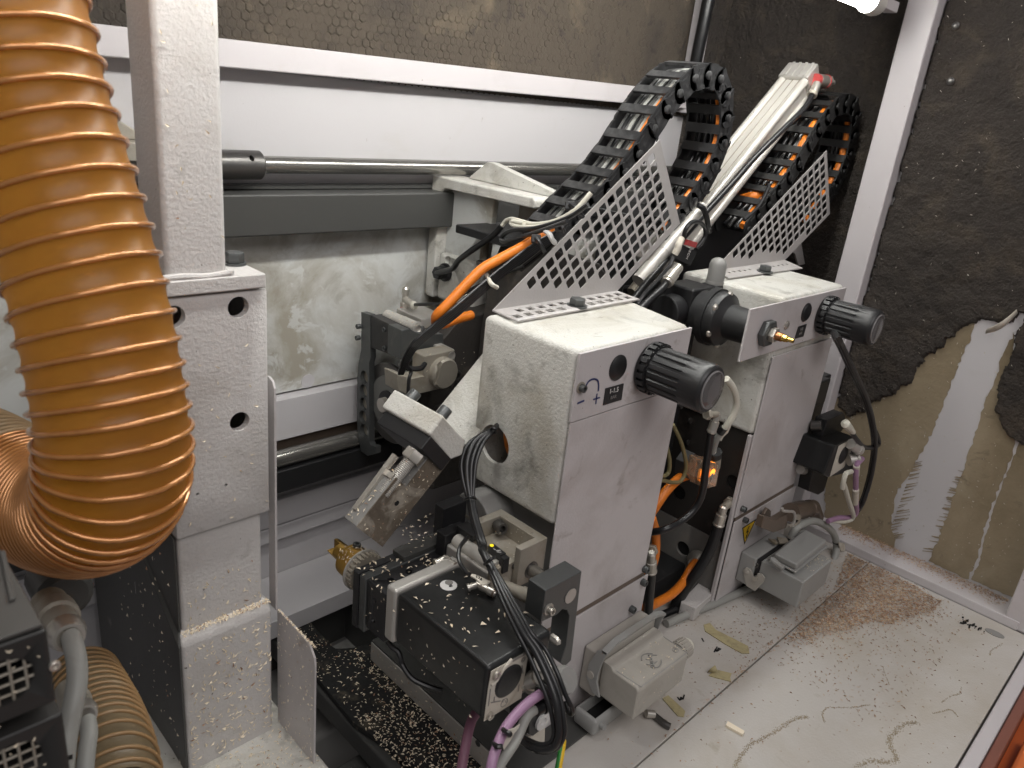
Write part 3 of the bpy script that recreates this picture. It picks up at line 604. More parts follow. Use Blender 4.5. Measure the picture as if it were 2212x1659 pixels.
MB().prism([at('q1', a, b, 'y', .76) for a, b in ((650,385),(760,370),(900,440),(1180,430),(1185,600),(740,790),(640,750))], (0,.03,0)).build('rear_plate', M['gun'], sw, bevel=.001)
# elbow fitting on the air block
ef = thing('elbow_fitting', 'nickel elbow air fitting with red ring on the saw air block', 'air fitting', at('q1', 690, 110, 'x', .66))
a = at('q1', 690, 112, 'x', .66)
MB().lathe(a, (0,0,.0035), [(0,.0066),(.003,.0066)], 20).build('red_seal', M['redring'], ef)
MB().hexa(a+Z*.003, a+Z*.010, .0068).build('hex_base', M['steel'], ef)
MB().cyl(a+Z*.010, a+Z*.027, .0046, 18).lathe(a+Z*.024, (0,0,.01), [(0,.0055),(.006,.0055),(.009,.0035)], 18).build('swivel_body', M['steel'], ef)
e2 = at('q1', 800, 60, 'x', .655); MB().cyl(a+Z*.015, e2, .0048, 18).build('elbow_arm', M['steel'], ef)
MB().lathe(e2, (e2-a-Z*.018).normalized()*.006, [(0,.0058),(.005,.0058),(.006,.0045)], 18).build('release_ring', M['wcable'], ef)
tag(MB().tube([e2, at('q1',900,55,'x',.65), at('q1',1050,50,'x',.65), at('q1',1200,30,'x',.65), at('q2',1000,1560,'x',.66), at('q2',1250,1480,'x',.67)], .0026, 10).build('air_tube', M['rubber']), 'thin black air tube leaving the elbow fitting towards the cable bundle', 'tube')
# ================================================================ TILTED STOP CLAMP
TH = math.radians(42.5); U = V((math.cos(TH), 0, math.sin(TH))); Nn = V((-math.sin(TH), 0, math.cos(TH)))
cl = thing('stop_clamp', 'tilted white clamp block with black plate, threaded rod and rusty stop bar', 'clamp', at('q4', 740, 640, 'y', .53))
YC = .53
A = at('q4', 868, 447, 'y', YC); B = at('q4', 1000, 262, 'y', YC); lu = (B-A).dot(U)
K = at('q4', 1068, 692, 'y', YC); ln = -(K-A).dot(Nn)
bl = MB().prism([at('q4', a, b, 'y', YC) for a, b in ((868,447),(1000,262),(1062,335),(1170,455),(1225,500),(1190,645),(1068,692))], (0,.083,0)).build('clamp_block', M['paint_dirty'], cl, bevel=.003, seg=3)
tpl = .0165
MB().prism([A-Nn*.004, A-Nn*(ln*1.0), A-Nn*(ln*1.0)-U*tpl, A-Nn*.004-U*tpl], (0,.077,0)).build('black_plate', M['black'], cl, bevel=.0012)
rc = A-U*tpl-Nn*.020+Y*.030
rc = at('q4', 728, 640, 'y', YC+.010)
MB().hexa(rc+U*.004, rc-U*.007, .0112, 0).build('hex_nut', M['steel'], cl)
pr = []
for k in range(26): pr += [(k/26, .0070), ((k+.5)/26, .0063)]
MB().lathe(rc-U*.003, -U*.048, pr, 22, True, True).build('threaded_rod', M['alu'], cl, smooth=60)
E1 = at('q4', 545, 872, 'y', YC+.004); E2 = at('q4', 182, 1322, 'y', YC+.004); E3 = at('q4', 410, 1532, 'y', YC+.004)
lb = (E1-E2).dot(U); hb = -(E3-E2).dot(Nn)
MB().prism([E2, E2+U*(lb+.002), E2+U*(lb+.002)-Nn*.020, E2+U*(lb+.075)-Nn*.020, E2+U*(lb+.075)-Nn*hb, E2-Nn*hb], (0,.0010,0)).build('bar_front', M['barside'], cl, smooth=0)
w = .021
MB().prism([E2+Y*.0012, E2+Y*.0012+U*lb, E2+Y*.0012+U*lb-Nn*.020, E2+Y*.0012+U*(lb+.075)-Nn*.020, E2+Y*.0012+U*(lb+.075)-Nn*hb, E2+Y*.0012-Nn*hb], (0,w,0)).build('stop_bar', M['gmid'], cl, smooth=0, bevel=.0008)
MB().prism([E2+U*.012+Nn*.0004+Y*.014, E2+U*(lb+.02)+Nn*.0004+Y*.014, E2+U*(lb+.02)+Nn*.006+Y*.014, E2+U*.012+Nn*.002+Y*.014], (0,.006,0)).build('key_strip', M['steel'], cl)
c = at('q4', 562, 1096, 'y', YC+.0038); MB().cyl(c, c-Y*.0004, .0028, 14).build('bar_hole', M['dark'], cl)
MB().obox(E2+U*(lb-.002)-Nn*.002+Y*.003, U*.006, Nn*.004, Y*.013).build('bar_shoulder', M['steel'], cl)
for yo in (.014,.066):
    p = A+U*(lu-.002)-Nn*.011+Y*yo; MB().socket(p, U, .0068, .014).build('screw', M['gun'], cl)
WP = at('q4', 940, 212, 'y', .64)
MB().obox(WP-U*.02, U*.18, -Nn*.012, -Y*.075).build('side_plate', M['paint_dirty'], cl, bevel=.0012)
# ================================================================ CONTROL BOXES
def knob(root, c):        # ribbed pressure knob with a gauge in its end, axis -Y
    n = 72; vs = []; fs = []
    col_ = MB().lathe(c, (0,-.013,0), [(0,.0275),(.0015,.0290),(.004,.0290)], 40)
    for k in range(20):
        a0 = 2*math.pi*k/20; a1 = a0+2*math.pi/20*.62
        P = [c+V((math.cos(a)*r, -.004, math.sin(a)*r)) for a, r in ((a0,.024),(a0,.0297),((a0+a1)/2,.0297),(a1,.0297),(a1,.024))]
        col_.prism(P, (0,-.0085,0))
    col_.cyl(c-Y*.004, c-Y*.0128, .0268, 40)
    kb = col_.build('knob_collar', M['black'], root, bevel=.0005)
    prof = [(.0128,.0250),(.014,.0258),(.070,.0266),(.076,.0264),(.0785,.0256),(.0800,.0240),(.0800,.0215),(.0745,.0212)]
    for h, r in prof:
        for i in range(n*2):
            a = math.pi*i/n; q = (i % 8)
            g = .0013 if (.013 < h < .06 and q in (2,3,4)) else 0
            vs.append(c+V((math.cos(a)*(r-g), -h, math.sin(a)*(r-g))))
    # rows: split the ribbed zone so that grooves end at .052
    vs = []; prof = [(.0128,.0250,0),(.0145,.0258,0),(.0165,.0259,1),(.051,.0263,1),(.054,.0263,0),(.070,.0266,0),(.076,.0264,0),(.0785,.0256,0),(.0800,.0240,0),(.0800,.0212,0),(.0745,.0208,0)]
    m = n*2
    for h, r, gg in prof:
        for i in range(m):
            a = 2*math.pi*i/m; g = .0021 if gg and (i % 8) in (2,3,4) else 0
            vs.append(c+V((math.cos(a)*(r-g), -h, math.sin(a)*(r-g))))
    for k in range(len(prof)-1):
        for i in range(m): j = (i+1) % m; fs.append([k*m+i, k*m+j, k*m+m+j, k*m+m+i])
    b = MB(); b.add(vs, fs); kn = b.build('pressure_knob', M['black'], root, smooth=40)
    g = MB().cyl(c-Y*.0738, c-Y*.0746, .0210, 40).build('gauge_dial', M['dial'], kn)
    nd = MB().prism([c+V((-.012,-.0752,-.005)), c+V((-.0095,-.0752,-.0095)), c+V((.012,-.0752,.004)), c+V((.009,-.0752,.0085))], (0,-.0005,0))
    for k in range(9):
        a = math.radians(225-k*33.75); d = V((math.cos(a),0,math.sin(a))); s_ = V((-d.z,0,d.x))
        nd.prism([c-Y*.0747+d*.0150+s_*.0005, c-Y*.0747+d*.0150-s_*.0005, c-Y*.0747+d*.0175-s_*.0005, c-Y*.0747+d*.0175+s_*.0005], (0,-.0002,0))
    nd.build('gauge_needle', M['ink'], kn)
    pr = [(.0765,.0212),(.0805,.0208),(.0825,.0185),(.083,.010),(.0832,.0005)]
    MB().lathe(c, (0,-1,0), pr, 40).build('gauge_lens', M['lens'], kn, smooth=60)
    MB().lathe(c, (0,-1,0), [(.0765,.0214),(.0800,.0214),(.0815,.0208),(.0815,.0193),(.078,.0193)], 40).build('gauge_rim', mat('grey_clear_rim', (.22,.21,.21), .15) if 'rimm' not in M else M['rimm'], kn)
M['rimm'] = mat('grey_clear_rim', (.22,.21,.21), .15)
def housing(dx, label, xl, pzt, pzb):
    r = thing('control_box', label, 'control box', (.656+dx,.507,0), 'white control boxes')
    D = V((dx,0,0))
    yb_ = .5775 if dx == 0 else .607; xs_ = .033 if dx == 0 else .020
    body = MB().prism([D+V((.556,.4408,.305)), D+V((.757,.4408,.305)), D+V((.757+xs_,yb_,.305)), D+V((.556,yb_,.305))], (0,0,.1995 if dx == 0 else .2075)).build('body', M['paint_dirty'], r, smooth=0, bevel=.007, seg=4)
    MB().box(D+V((xl,.4370,pzb)), D+V((.7560,.4402,pzt))).build('control_panel', M['panel'], r, bevel=.0006)
    MB().box(D+V((.5580,.4380,.1665)), D+V((.7575,.4402,.4275))).build('cover_panel', M['panel'], r, bevel=.0008)
    MB().box(D+V((.5615,.4376,.0015)), D+V((.7690,.4402,.1580))).build('lower_panel', M['panel'], r, bevel=.0008)
    MB().box(D+V((.5640,.4395,.1585)), D+V((.7600,.4450,.1660))).build('seam_strip', M['brownc'], r)
    return r, body, D
hA, bodyA, D = housing(0, 'nearer cream control box with a round cable hole in its side', .5562, .5030, .4290)
hc = V((.556,.540,.3625)); cut(bodyA, MB().box((.5605,.452,.318),(.70,.568,.49))); cut(bodyA, MB().cyl(hc-X*.02, hc+X*.03, .0228, 40))

inn = MB().box((.575,.4455,.0),(.757,.57,.3045)).build('inner_frame', M['gmid'], hA, bevel=.003)
MB().cyl((.535,.545,.272),(.58,.545,.272), .030, 30).build('round_boss', M['gmid'], hA, bevel=.002)
knob(hA, at('z6', 1322, 772, 'y', .437))
c = at('z6', 1112, 780, 'y', .437)
MB().lathe(c, (0,-.004,0), [(0,.0142),(.0012,.0142),(.0030,.0120),(.0040,.0060)], 32).build('blind_plug', M['black'], hA)
lb = MB().prism([at('z6', a, b, 'y', .4369) for a, b in ((1030,918),(1150,885),(1135,992),(1013,1030))], (0,-.0008,0)).build('label_plate', M['lab'], hA)
text('1-1.5', 'print', M['ink'], lb, at('z6', 1085, 932, 'y', .436), X, Z, .0078)
text('BAR', 'print', M['greyink'], lb, at('z6', 1082, 975, 'y', .436), X, Z, .0055)
mk = MB()
def stroke(k, pts, w, plane='y', val=.4366, ext=(0,-.0003,0), sub=5):
    P = spline([at(k, a, b, plane, val) for a, b in pts], sub) if len(pts) > 2 else [at(k, a, b, plane, val) for a, b in pts]
    e = V(ext).normalized()
    for a, b in zip(P, P[1:]):
        s = (b-a).cross(e).normalized()*w; o = (b-a)*.12; mk.prism([a-o+s, b+o+s, b+o-s, a-o-s], ext)
stroke('z6', [(896,945),(902,905),(920,872),(950,856),(978,864),(986,895),(984,935)], .0009)
stroke('z6', [(850,1016),(886,1001)], .0010); stroke('z6', [(955,990),(990,980)], .0008); stroke('z6', [(975,960),(968,1015)], .0008)
mk.build('pen_arrow', M['blue'], hA)
sc_ = at('z6', 866, 912, 'y', .437); MB().lathe(sc_, -Y, [(0,.0062),(.001,.0062)], 18).build('washer', M['alud'], hA); MB().socket(sc_-Y*.001, -Y, .0042, .005).build('screw', M['gun'], hA)
def seam_screws(r, pts):
    for k, a, b in pts: p = at(k, a, b, 'y', .4375); MB().socket(p, -Y, .0048, .007).build('screw', M['gun'], r)
seam_screws(hA, (('y5',1240,530),('y5',1230,603),('y5',1165,755)))
hB, bodyB, D = housing(.433, 'farther cream control box with a yellow hazard sign', .4575, .5090, .4375)
knob(hB, at('y1', 985, 425, 'y', .437))
c = at('y1', 868, 413, 'y', .437); MB().lathe(c, (0,-.004,0), [(0,.0138),(.0012,.0138),(.0030,.0118),(.0040,.0060)], 32).build('blind_plug', M['black'], hB)
lb = MB().prism([at('y1', a, b, 'y', .4369) for a, b in ((817,508),(872,490),(850,572),(792,588))], (0,-.0008,0)).build('label_plate', M['lab'], hB)
text('0-8', 'print', M['greyink'], lb, at('y1', 838, 525, 'y', .436), X, Z, .006); text('BAR', 'print', M['greyink'], lb, at('y1', 830, 555, 'y', .436), X, Z, .005)
c = at('y1', 738, 497, 'y', .437); MB().pan(c, -Y*.004, .0062, .0035).build('screw', M['steel'], hB)
seam_screws(hB, (('q8',203,402),('q8',228,535),('q8',995,1000)))
# dark inner frame of box B seen from its left, with cable holes and a cast foot
M['dkplate'] = mat('dark_brown_plate', (.026,.023,.021), .42, dirt=[((.12,.10,.08),22,.6,.75,.4)])
def sideplate(x, z0, z1, holes, name, m):
    hs = [circ(at('q7', a, b, 'x', x), Y, Z, r, 22) for a, b, r in holes]
    MB().prism([(x,.4475,z0),(x,.60,z0),(x,.60,z1),(x,.4475,z1)], (.005,0,0), hs).build(name, m, hB, smooth=0)
    MB().box((x+.0055,.4475,z0),(1.185,.60,z1)).build(name+'_core', M['dark'], hB)
sideplate(.997, .1150, .3045, ((630,712,.0115),(272,780,.0125)), 'inner_frame', M['dkplate'])
sideplate(.9955, 0, .1145, ((300,1152,.0125),), 'lower_frame', mat('lower_grey_paint', (.17,.165,.155), .45, dirt=[((.30,.27,.23),14,.55,.75,.5)], bump=[(200,.1)]))
MB().box((.987,.4410,.0),(.9945,.447,.3045)).build('front_edge', M['panel'], hB, bevel=.001)
sg = MB().prism([at('q8', a, b, 'y', .4372) for a, b in ((375,530),(208,640),(232,835))], (0,-.0006,0)).build('hazard_sign', M['marker'], hB)
c0 = sum([at('q8', a, b, 'y', .4365) for a, b in ((375,530),(208,640),(232,835))], V())/3
MB().prism([c0+(at('q8', a, b, 'y', .4365)-c0)*.83 for a, b in ((375,530),(208,640),(232,835))], (0,-.0003,0)).build('yellow_field', M['yellow'], sg)
bolt = MB(); sv = mk; mk = bolt
stroke('q8', [(290,622),(262,688)], .0011, val=.4361); stroke('q8', [(262,688),(281,678)], .0011, val=.4361); stroke('q8', [(281,678),(254,752)], .0010, val=.4361); stroke('q8', [(252,762),(262,728)], .0016, val=.4361)
bolt.build('lightning_bolt', M['marker'], sg); mk = sv
# black regulator behind the long panel of box B
rg = thing('pressure_regulator', 'black round pressure regulator behind the long panel with brass stem', 'regulator', at('y1', 590, 545, 'y', .44))
rc_ = at('y1', 592, 545, 'y', .437)
MB().lathe(rc_+Y*.0035, (0,1,0), [(0,.0235),(.048,.0245),(.052,.030),(.056,.037),(.060,.0385),(.070,.0385),(.070,.041),(.080,.041),(.080,.033),(.096,.033)], 40).build('regulator_body', M['black'], rg)
MB().box(rc_+V((-.028,.100,-.034)), rc_+V((.028,.150,.036))).build('valve_block', M['black'], rg, bevel=.004)
MB().cyl(rc_+V((-.028,.125,.0)), rc_+V((-.055,.125,.0)), .024, 26).build('side_port', M['black'], rg, bevel=.002)
MB().lathe(rc_+V((-.02,.10,-.012)), (0,-.006,0), [(0,.009),(.004,.009),(.006,.0075),(.006,.005),(.001,.0045)], 20).build('plug_screw', M['black'], rg)
for k in range(6):
    a = math.radians(25+60*k); p = rc_+V((math.cos(a)*.0355, .0635, math.sin(a)*.0355)); MB().pan(p, -Y*.004, .0056, .0048).build('screw', M['steel'], rg)
MB().hexa(rc_, rc_-Y*.010, .0195).build('black_nut', M['gun'], rg, bevel=.0008)
MB().hexa(rc_-Y*.010, rc_-Y*.018, .0105).build('steel_nut', M['steel'], rg)
MB().lathe(rc_, (0,-1,0), [(.018,.0058),(.026,.0058)], 16).build('copper_ring', mat('copper', (.45,.2,.09), .35, 1), rg)
MB().lathe(rc_, (0,-1,0), [(.026,.0048),(.030,.0050),(.034,.0042),(.034,.0030),(.042,.0030)], 16).build('brass_stem', M['brass'], rg)
ec = thing('domed_fitting', 'grey domed fitting standing on the black regulator', 'air fitting', rc_+V((-.012,.115,.036)))
p = at('y1', 262, 222, 'y', rc_.y+.112); MB().box(p-V((.016,.014,.05)), p+V((.016,.014,0))).build('stub', M['black'], ec, bevel=.003); MB().lathe(p, (0,0,1), [(0,.0135),(.004,.0135),(.0042,.0125),(.028,.0125),(.034,.0105),(.037,.006),(.038,.001)], 24).build('dome', M['gmid'], ec, smooth=50)
# ================================================================ PERFORATED GUARDS
def inside(p, poly):
    s = False
    for i in range(len(poly)):
        a, b = poly[i], poly[i-1]
        if (a.z > p.z) != (b.z > p.z) and p.x < (b.x-a.x)*(p.z-a.z)/(b.z-a.z)+a.x: s = not s
    return s
def inxy(c, P, m):
    Q = [V((p.x, 0, p.y)) for p in P]; q = V((c.x, 0, c.y)); return inside(q, Q) and edged(q, Q) > m
def edged(p, poly):
    d = 9
    for i in range(len(poly)):
        a, b = poly[i-1], poly[i]; t = max(0, min(1, (p-a).dot(b-a)/(b-a).length_squared)); d = min(d, (a+(b-a)*t-p).length)
    return d
def guard(label, poly, o, v1, v2, hs, flange, fo, fx, fy, nx, fh, boltp, marg, skip):
    r = thing('perforated_guard', label, 'guard plate', boltp, 'perforated guard plates')
    e1, e2 = v1.normalized(), v2.normalized(); holes = []
    for i in range(-30, 31):
        for j in range(-30, 31):
            c = o+v1*i+v2*j
            h = []
            a1, a2 = v1.length*hs, v2.length*hs; k_ = a2*.3
            for sx, sy in ((-1,-1),(1,-1),(1,1),(-1,1)):
                q = c+e1*(a1*sx)+e2*(a2*sy)
                if sx*sy > 0: h += [q-e2*(k_*sy), q-e1*(k_*sx)]
                else: h += [q-e1*(k_*sx), q-e2*(k_*sy)]
            if inside(c, poly) and edged(c, poly) > marg+hs*v1.length and (poly[0].z is None or c.z > poly[0].z+.018): holes.append(h)
    gb = MB().prism(poly, (0,.0009,0), holes)
    gb.build('mesh_plate', M['guard'], r, smooth=0)
    fh_ = []
    for j in range(2):
        for i in range(nx):
            c = fo+fx*i+fy*j
            if (c-boltp).length < skip or not inxy(c, flange, fh*1.5): continue
            a, b = fx.normalized()*fh, fy.normalized()*fh; fh_.append([c-a-b, c+a-b, c+a+b, c-a+b])
    MB().prism(flange, (0,0,.0018), fh_).build('mounting_flange', M['guard'], r, smooth=0)
    z = V((boltp.x, boltp.y, flange[0].z+.0018))
    MB().lathe(z, (0,0,1), [(0,.0125),(.0022,.0125)], 24).build('washer', M['gun'], r)
    MB().hexa(z+Z*.0022, z+Z*.0105, .0098).build('hex_bolt', M['gun'], r, bevel=.0006)
M['guard'] = mat('guard_grey_paint', (.43,.41,.40), .40, bump=[(420,.15)], dirt=[((.34,.30,.26),9,.5,.75,.5),((.20,.16,.10),40,.64,.74,.5)], rvar=.15)
GY = .5775
G = lambda k, a, b: at(k, a, b, 'y', GY)
fz = .5063
BL, LO, RR, AP = G('r1',72,1232), G('r1',1632,1000), G('q3',522,935), G('q3',330,138)
poly = [V((BL.x,GY,.5070)), V((LO.x+.002,GY,.5070)), LO, RR, AP, BL]
v1 = (G('r1',1352,68)-G('r1',440,1010))/8; v2 = (G('r1',1045,885)-G('r1',905,530))/3
F = lambda k, a, b: at(k, a, b, 'z', fz+.0018)
f0, f1 = at('r1',375,1390,'z',fz), at('r1',1915,1108,'z',fz)
fl = [V((f0.x,f0.y,fz)), V((f1.x,f1.y-.001,fz)), V((LO.x+.002,GY+.0015,fz)), V((BL.x,GY+.0015,fz))]
fx = (F('r1',1765,1092)-F('r1',375,1330))/11.0; fy = (F('r1',255,1278)-F('r1',375,1330))
guard('larger nearer perforated guard plate bolted on the nearer control box', poly, G('r1',440,1010), v1, v2, .385, fl, F('r1',375,1330), fx, fy, 12, .0050, F('r1',1128,1190), .0015, .017)
GY = .580; fz = .5140
BL, LO, RR, AP = G('r2',68,1410), G('r2',790,1365), G('r2',1300,845), G('r2',1265,140)
polyb = [V((BL.x,GY,.5147)), V((LO.x+.002,GY,.5147)), LO, RR, AP, BL]
v1 = (G('r2',1215,262)-G('r2',180,1360))/15; v2 = (G('r2',1243,835)-G('r2',1215,262))/7
f0, f1 = at('r2',175,1568,'z',fz), at('r2',990,1452,'z',fz)
fl = [V((f0.x,f0.y,fz)), V((f1.x,f1.y-.001,fz)), V((LO.x+.004,GY+.0015,fz)), V((BL.x,GY+.0015,fz))]
guard('smaller farther perforated guard plate bolted on the farther control box', [V((p.x,p.y,p.z)) for p in polyb], G('r2',180,1360), v1, v2, .38, fl, F('r2',205,1552), (F('r2',905,1445)-F('r2',205,1552))/13.0, F('r2',120,1515)-F('r2',205,1552), 14, .0036, F('r2',575,1490), .0012, .018)
st = MB().prism([at('r2', a, b, 'y', .625) for a, b in ((985,1165),(1025,1400),(955,1420),(915,1290),(880,1260))], (0,.004,0))
tag(st.build('guard_stay', M['guard'], bevel=.001), 'short grey bent stay behind the farther guard plate', 'bracket')
# ================================================================ ENERGY CHAINS
def chain(root, pts, yf, wid, h=.0160, cm='chain'):
    d0 = {}
    def shape(name, mk_, m):
        if name not in d0: d0[name] = mk_()
        return d0[name]
    proto = {}
    for i in range(len(pts)-1):
        a, b = pts[i], pts[i+1]; d = (b-a); L = d.length; ang = math.atan2(d.z, d.x)
        R = Matrix.Translation((a.x, 0, a.z)) @ Matrix.Rotation(-ang, 4, 'Y')
        if not proto:
            P = .0325
            def plate(y, t):
                lp = [V((P+.010*math.cos(q)*1.15, y, h*.95*math.sin(q))) for q in [math.pi*(.5-k/8) for k in range(9)]]
                lp = [V((0.0,y,h)), V((P*.55,y,h*1.02))]+lp+[V((P*.55,y,-h*1.02)), V((0.0,y,-h))]+[V((-.0105*math.cos(q), y, -h*.9*math.sin(q))) for q in [math.pi*(.5-k/8) for k in range(1, 8)]]
                return MB().prism(lp, (0,t,0))
            f = plate(yf, .0032); f.lathe((0,yf,0), (0,-.0030,0), [(0,.0058),(.0028,.0058),(.0032,.0050)], 18)
            f.prism([V((.008,yf,-h*.1)),V((.0095,yf,h*.68)),V((.022,yf,h*.68)),V((.021,yf,h*.28)),V((.0125,yf,h*.28))], (0,-.0008,0))
            lp = [V((P+.0125*math.cos(q), yf, h*1.0*math.sin(q))) for q in [math.pi*(.5-k/10) for k in range(11)]]+[V((P+.002,yf,-h)),V((P+.002,yf,h))]
            ft = MB().prism(lp, (0,-.0022,0)); f.v += [v for v in ft.v]; f.f += [[j+len(f.v)-len(ft.v) for j in q] for q in ft.f]
            proto['side_link'] = f; g = plate(yf+wid-.0032, .0032); proto['rear_link'] = g
            proto['crossbar'] = MB().box((.0085,yf+.001,h*.86),(.0215,yf+wid-.001,h*1.08))
            proto['inner_crossbar'] = MB().box((.0085,yf+.001,-h*1.08),(.0215,yf+wid-.001,-h*.86))
        for nm, mb in proto.items():
            key = nm
            if key in d0: o = bpy.data.objects.new(nm, d0[key]); COL.objects.link(o)
            else: o = mb.build(nm, M[cm], None, bevel=0); d0[key] = o.data; o.data.name = nm
            o.parent = root; o.matrix_parent_inverse = Matrix.Translation(root.location).inverted(); o.matrix_basis = R
CP = [V((x,0,z)) for x, z in ((.671,.5835),(.6935,.6042),(.7165,.6242),(.740,.6440),(.7632,.6640),(.7860,.6845),(.8065,.7085),(.8268,.7318),(.8495,.7525),(.8768,.7672),(.9072,.7700),(.9365,.7622),(.9585,.7418),(.9690,.7130),(.9700,.6823),(.9615,.6528),(.9455,.6268),(.9270,.6025),(.9060,.5802))]
CPa = [p+V((0,0,.0075)) if .80 < p.x else p for p in CP]
CPa = [V((x,0,z)) for x, z in ((.664,.5800),(.688,.5995),(.7125,.6180),(.7375,.6358),(.7625,.6590),(.7845,.6805),(.8068,.7110),(.8268,.7348),(.8484,.7547),(.8757,.7744),(.9052,.7806),(.9354,.7788),(.9597,.7604),(.972,.7325),(.9755,.7003),(.9646,.6699),(.9478,.6435),(.9266,.6224),(.9040,.6010),(.882,.5795))]
SC = .605/.571; CPa = [V((p.x*SC, 0, .73+(p.z-.73)*SC)) for p in CPa]
cr = thing('energy_chain', 'nearer black cable chain arching over with grey cables inside', 'cable chain', V((.67,.595,.58)), 'black cable chains')
chain(cr, CPa, .605, .058)
DXB = at('z4', 600, 540, 'y', .588).x-at('z3', 1225, 262, 'y', .588).x
cr2 = thing('energy_chain', 'farther black cable chain in shadow behind the silver cylinder', 'cable chain', V((.67+DXB,.595,.58)), 'black cable chains')
S2 = .588/.605; CPb = [V((p.x*S2+DXB, 0, .73+(p.z-.73)*S2-.004)) for p in CPa]; chain(cr2, CPb, .588, .056, cm='chain_shaded')
def incable(D, dz, yy, off,  r, m, label, i0, i1, tail0, tail1, grp):
    pts = []; yy += .035 if D == 0 else .017
    Pp = CPa if D == 0 else CPb
    for i in range(i0, i1):
        t = (Pp[min(i+1, len(Pp)-1)]-Pp[max(i-1, 0)]).normalized(); n = V((-t.z,0,t.x)); q = Pp[i]+n*(off if m != 'ocable' else .0045-.0125*min(1, max(0, (i-8)/4))); pts.append(V((q.x+random.uniform(-.0006,.0006), yy+random.uniform(-.001,.001), q.z+random.uniform(-.0008,.0008))))
    tag(MB().tube(list(tail0)+pts+list(tail1), r, 9, sub=3).build('cable', M[m]), label, 'cable', grp)
gl_ = [at('q2', 2120,440,'y',.60), at('q2',1930,720,'y',.615), at('q2',1700,930,'y',.63)]
dy = [.577,.583,.5895,.596,.602,.608,.614,.620]
for k, (y_, m, r) in enumerate(((.5795,'ocable',.0044),(.5868,'gcable',.0028),(.5920,'chainc',.0030),(.5970,'rubber',.0032),(.6030,'gcable',.0026),(.6085,'chainc',.0031),(.6140,'rubber',.0030),(.6195,'chainc',.0028))):
    nm = ''
    t0 = []
    if m != 'ocable': t0 = [at('q2', 1120+12*k, 1420+14*k, 'y', .69), at('q2', 1420+6*k, 1190+18*k, 'y', .67), at('q2', 1700+4*k, 950+20*k, 'y', .655), at('q2', 1950+4*k, 730+20*k, 'y', .648)]
    lab = ('orange cable threaded along the front edge of the nearer cable chain','light grey cable next to the orange one inside the nearer chain','dark grey cable third from the front inside the nearer chain','black cable fourth from the front inside the nearer chain','light grey cable in the middle of the nearer chain','dark grey cable just behind the middle of the nearer chain','black cable second from the rear inside the nearer chain','dark grey cable along the rear edge inside the nearer chain')[k]
    incable(0, 0, y_, (.0025,.004,.004,.003,.0045,.003,.004,.003)[k], r, m, lab, 0, len(CPa), t0, [], 'cables inside the nearer chain')
for k, (y_, r) in enumerate(((.590,.0032),(.5995,.0030),(.6105,.0032))):
    incable(0, 0, y_, -.003, r, 'rubber', ('front','middle','rear')[k]+' black cable of the inner layer in the nearer chain', 0, len(CPa), [], [], 'inner layer cables of the nearer chain')
for k, (y_, m, r) in enumerate(((.582,'ocable',.0062),(.5905,'chainc',.0030),(.597,'rubber',.0032),(.606,'chainc',.0030),(.615,'rubber',.0032))):
    incable(DXB, -.006, y_, random.uniform(-.002,.002), r, m, ('orange cable threaded along the front edge of the farther cable chain','grey cable next to the orange one inside the farther chain','black cable in the middle of the farther chain','grey cable second from the rear inside the farther chain','black cable along the rear edge inside the farther chain')[k], 0, len(CPa), [], [], 'cables inside the farther chain')
# ================================================================ TILTED AIR CYLINDER
TC = math.radians(40.4); CU = V((math.cos(TC),0,math.sin(TC))); CN = V((-math.sin(TC),0,math.cos(TC)))
cy = thing('air_cylinder', 'long silver pneumatic cylinder tilted up to the right with ribbed end cap', 'air cylinder', (.9,.65,.55))
yF, yB = .632, .682
Pt = at('z4', 352, 462, 'y', yF)     # lower front-top corner of the cap
Lb = .42; Tn = .046
def cbox(y0, y1, n0, n1, u0, u1, name, m, bev=.001, par_=cy): return MB().obox(Pt+CU*u0+CN*n0+Y*(y0-yF), CU*(u1-u0), CN*(n1-n0), Y*(y1-y0)).build(name, M[m], par_, bevel=bev)
cap = cbox(yF-.002, yB+.002, -Tn-.002, .003, -.006, .032, 'end_cap', 'alu', .0025)
for k in range(4): cbox(yF+.004+.0115*k, yF+.009+.0115*k, .003, .0048, -.005, .031, 'cap_rib', 'alu', .0012)
cbox(yF+.003, yB-.003, -Tn+.004, -.003, -Lb, -.006, 'barrel', 'cylm', .002)
for k in range(3): cbox(yF+.0115+.012*k, yF+.0129+.012*k, -.003, -.0022, -Lb, -.006, 'barrel_groove', 'alud', 0)
for n_, y_ in ((-.006,yF+.004),(-Tn+.008,yF+.004),(-.006,yB-.005)):
    a = Pt+CU*(-.006)+CN*n_+Y*(y_-yF); MB().cyl(a, a-CU*(Lb-.006), .0068, 20).build('tie_rod', M['cylm'], cy)
a = Pt+CN*(-Tn/2)+Y*((yB-yF)/2)-CU*(Lb-.01)
cbox(yF-.001, yB+.001, -Tn-.001, .001, -Lb-.03, -Lb, 'front_cap', 'alu', .002)
MB().cyl(a, a-CU*.09, .0095, 20).build('piston_rod', M['alud'], cy)
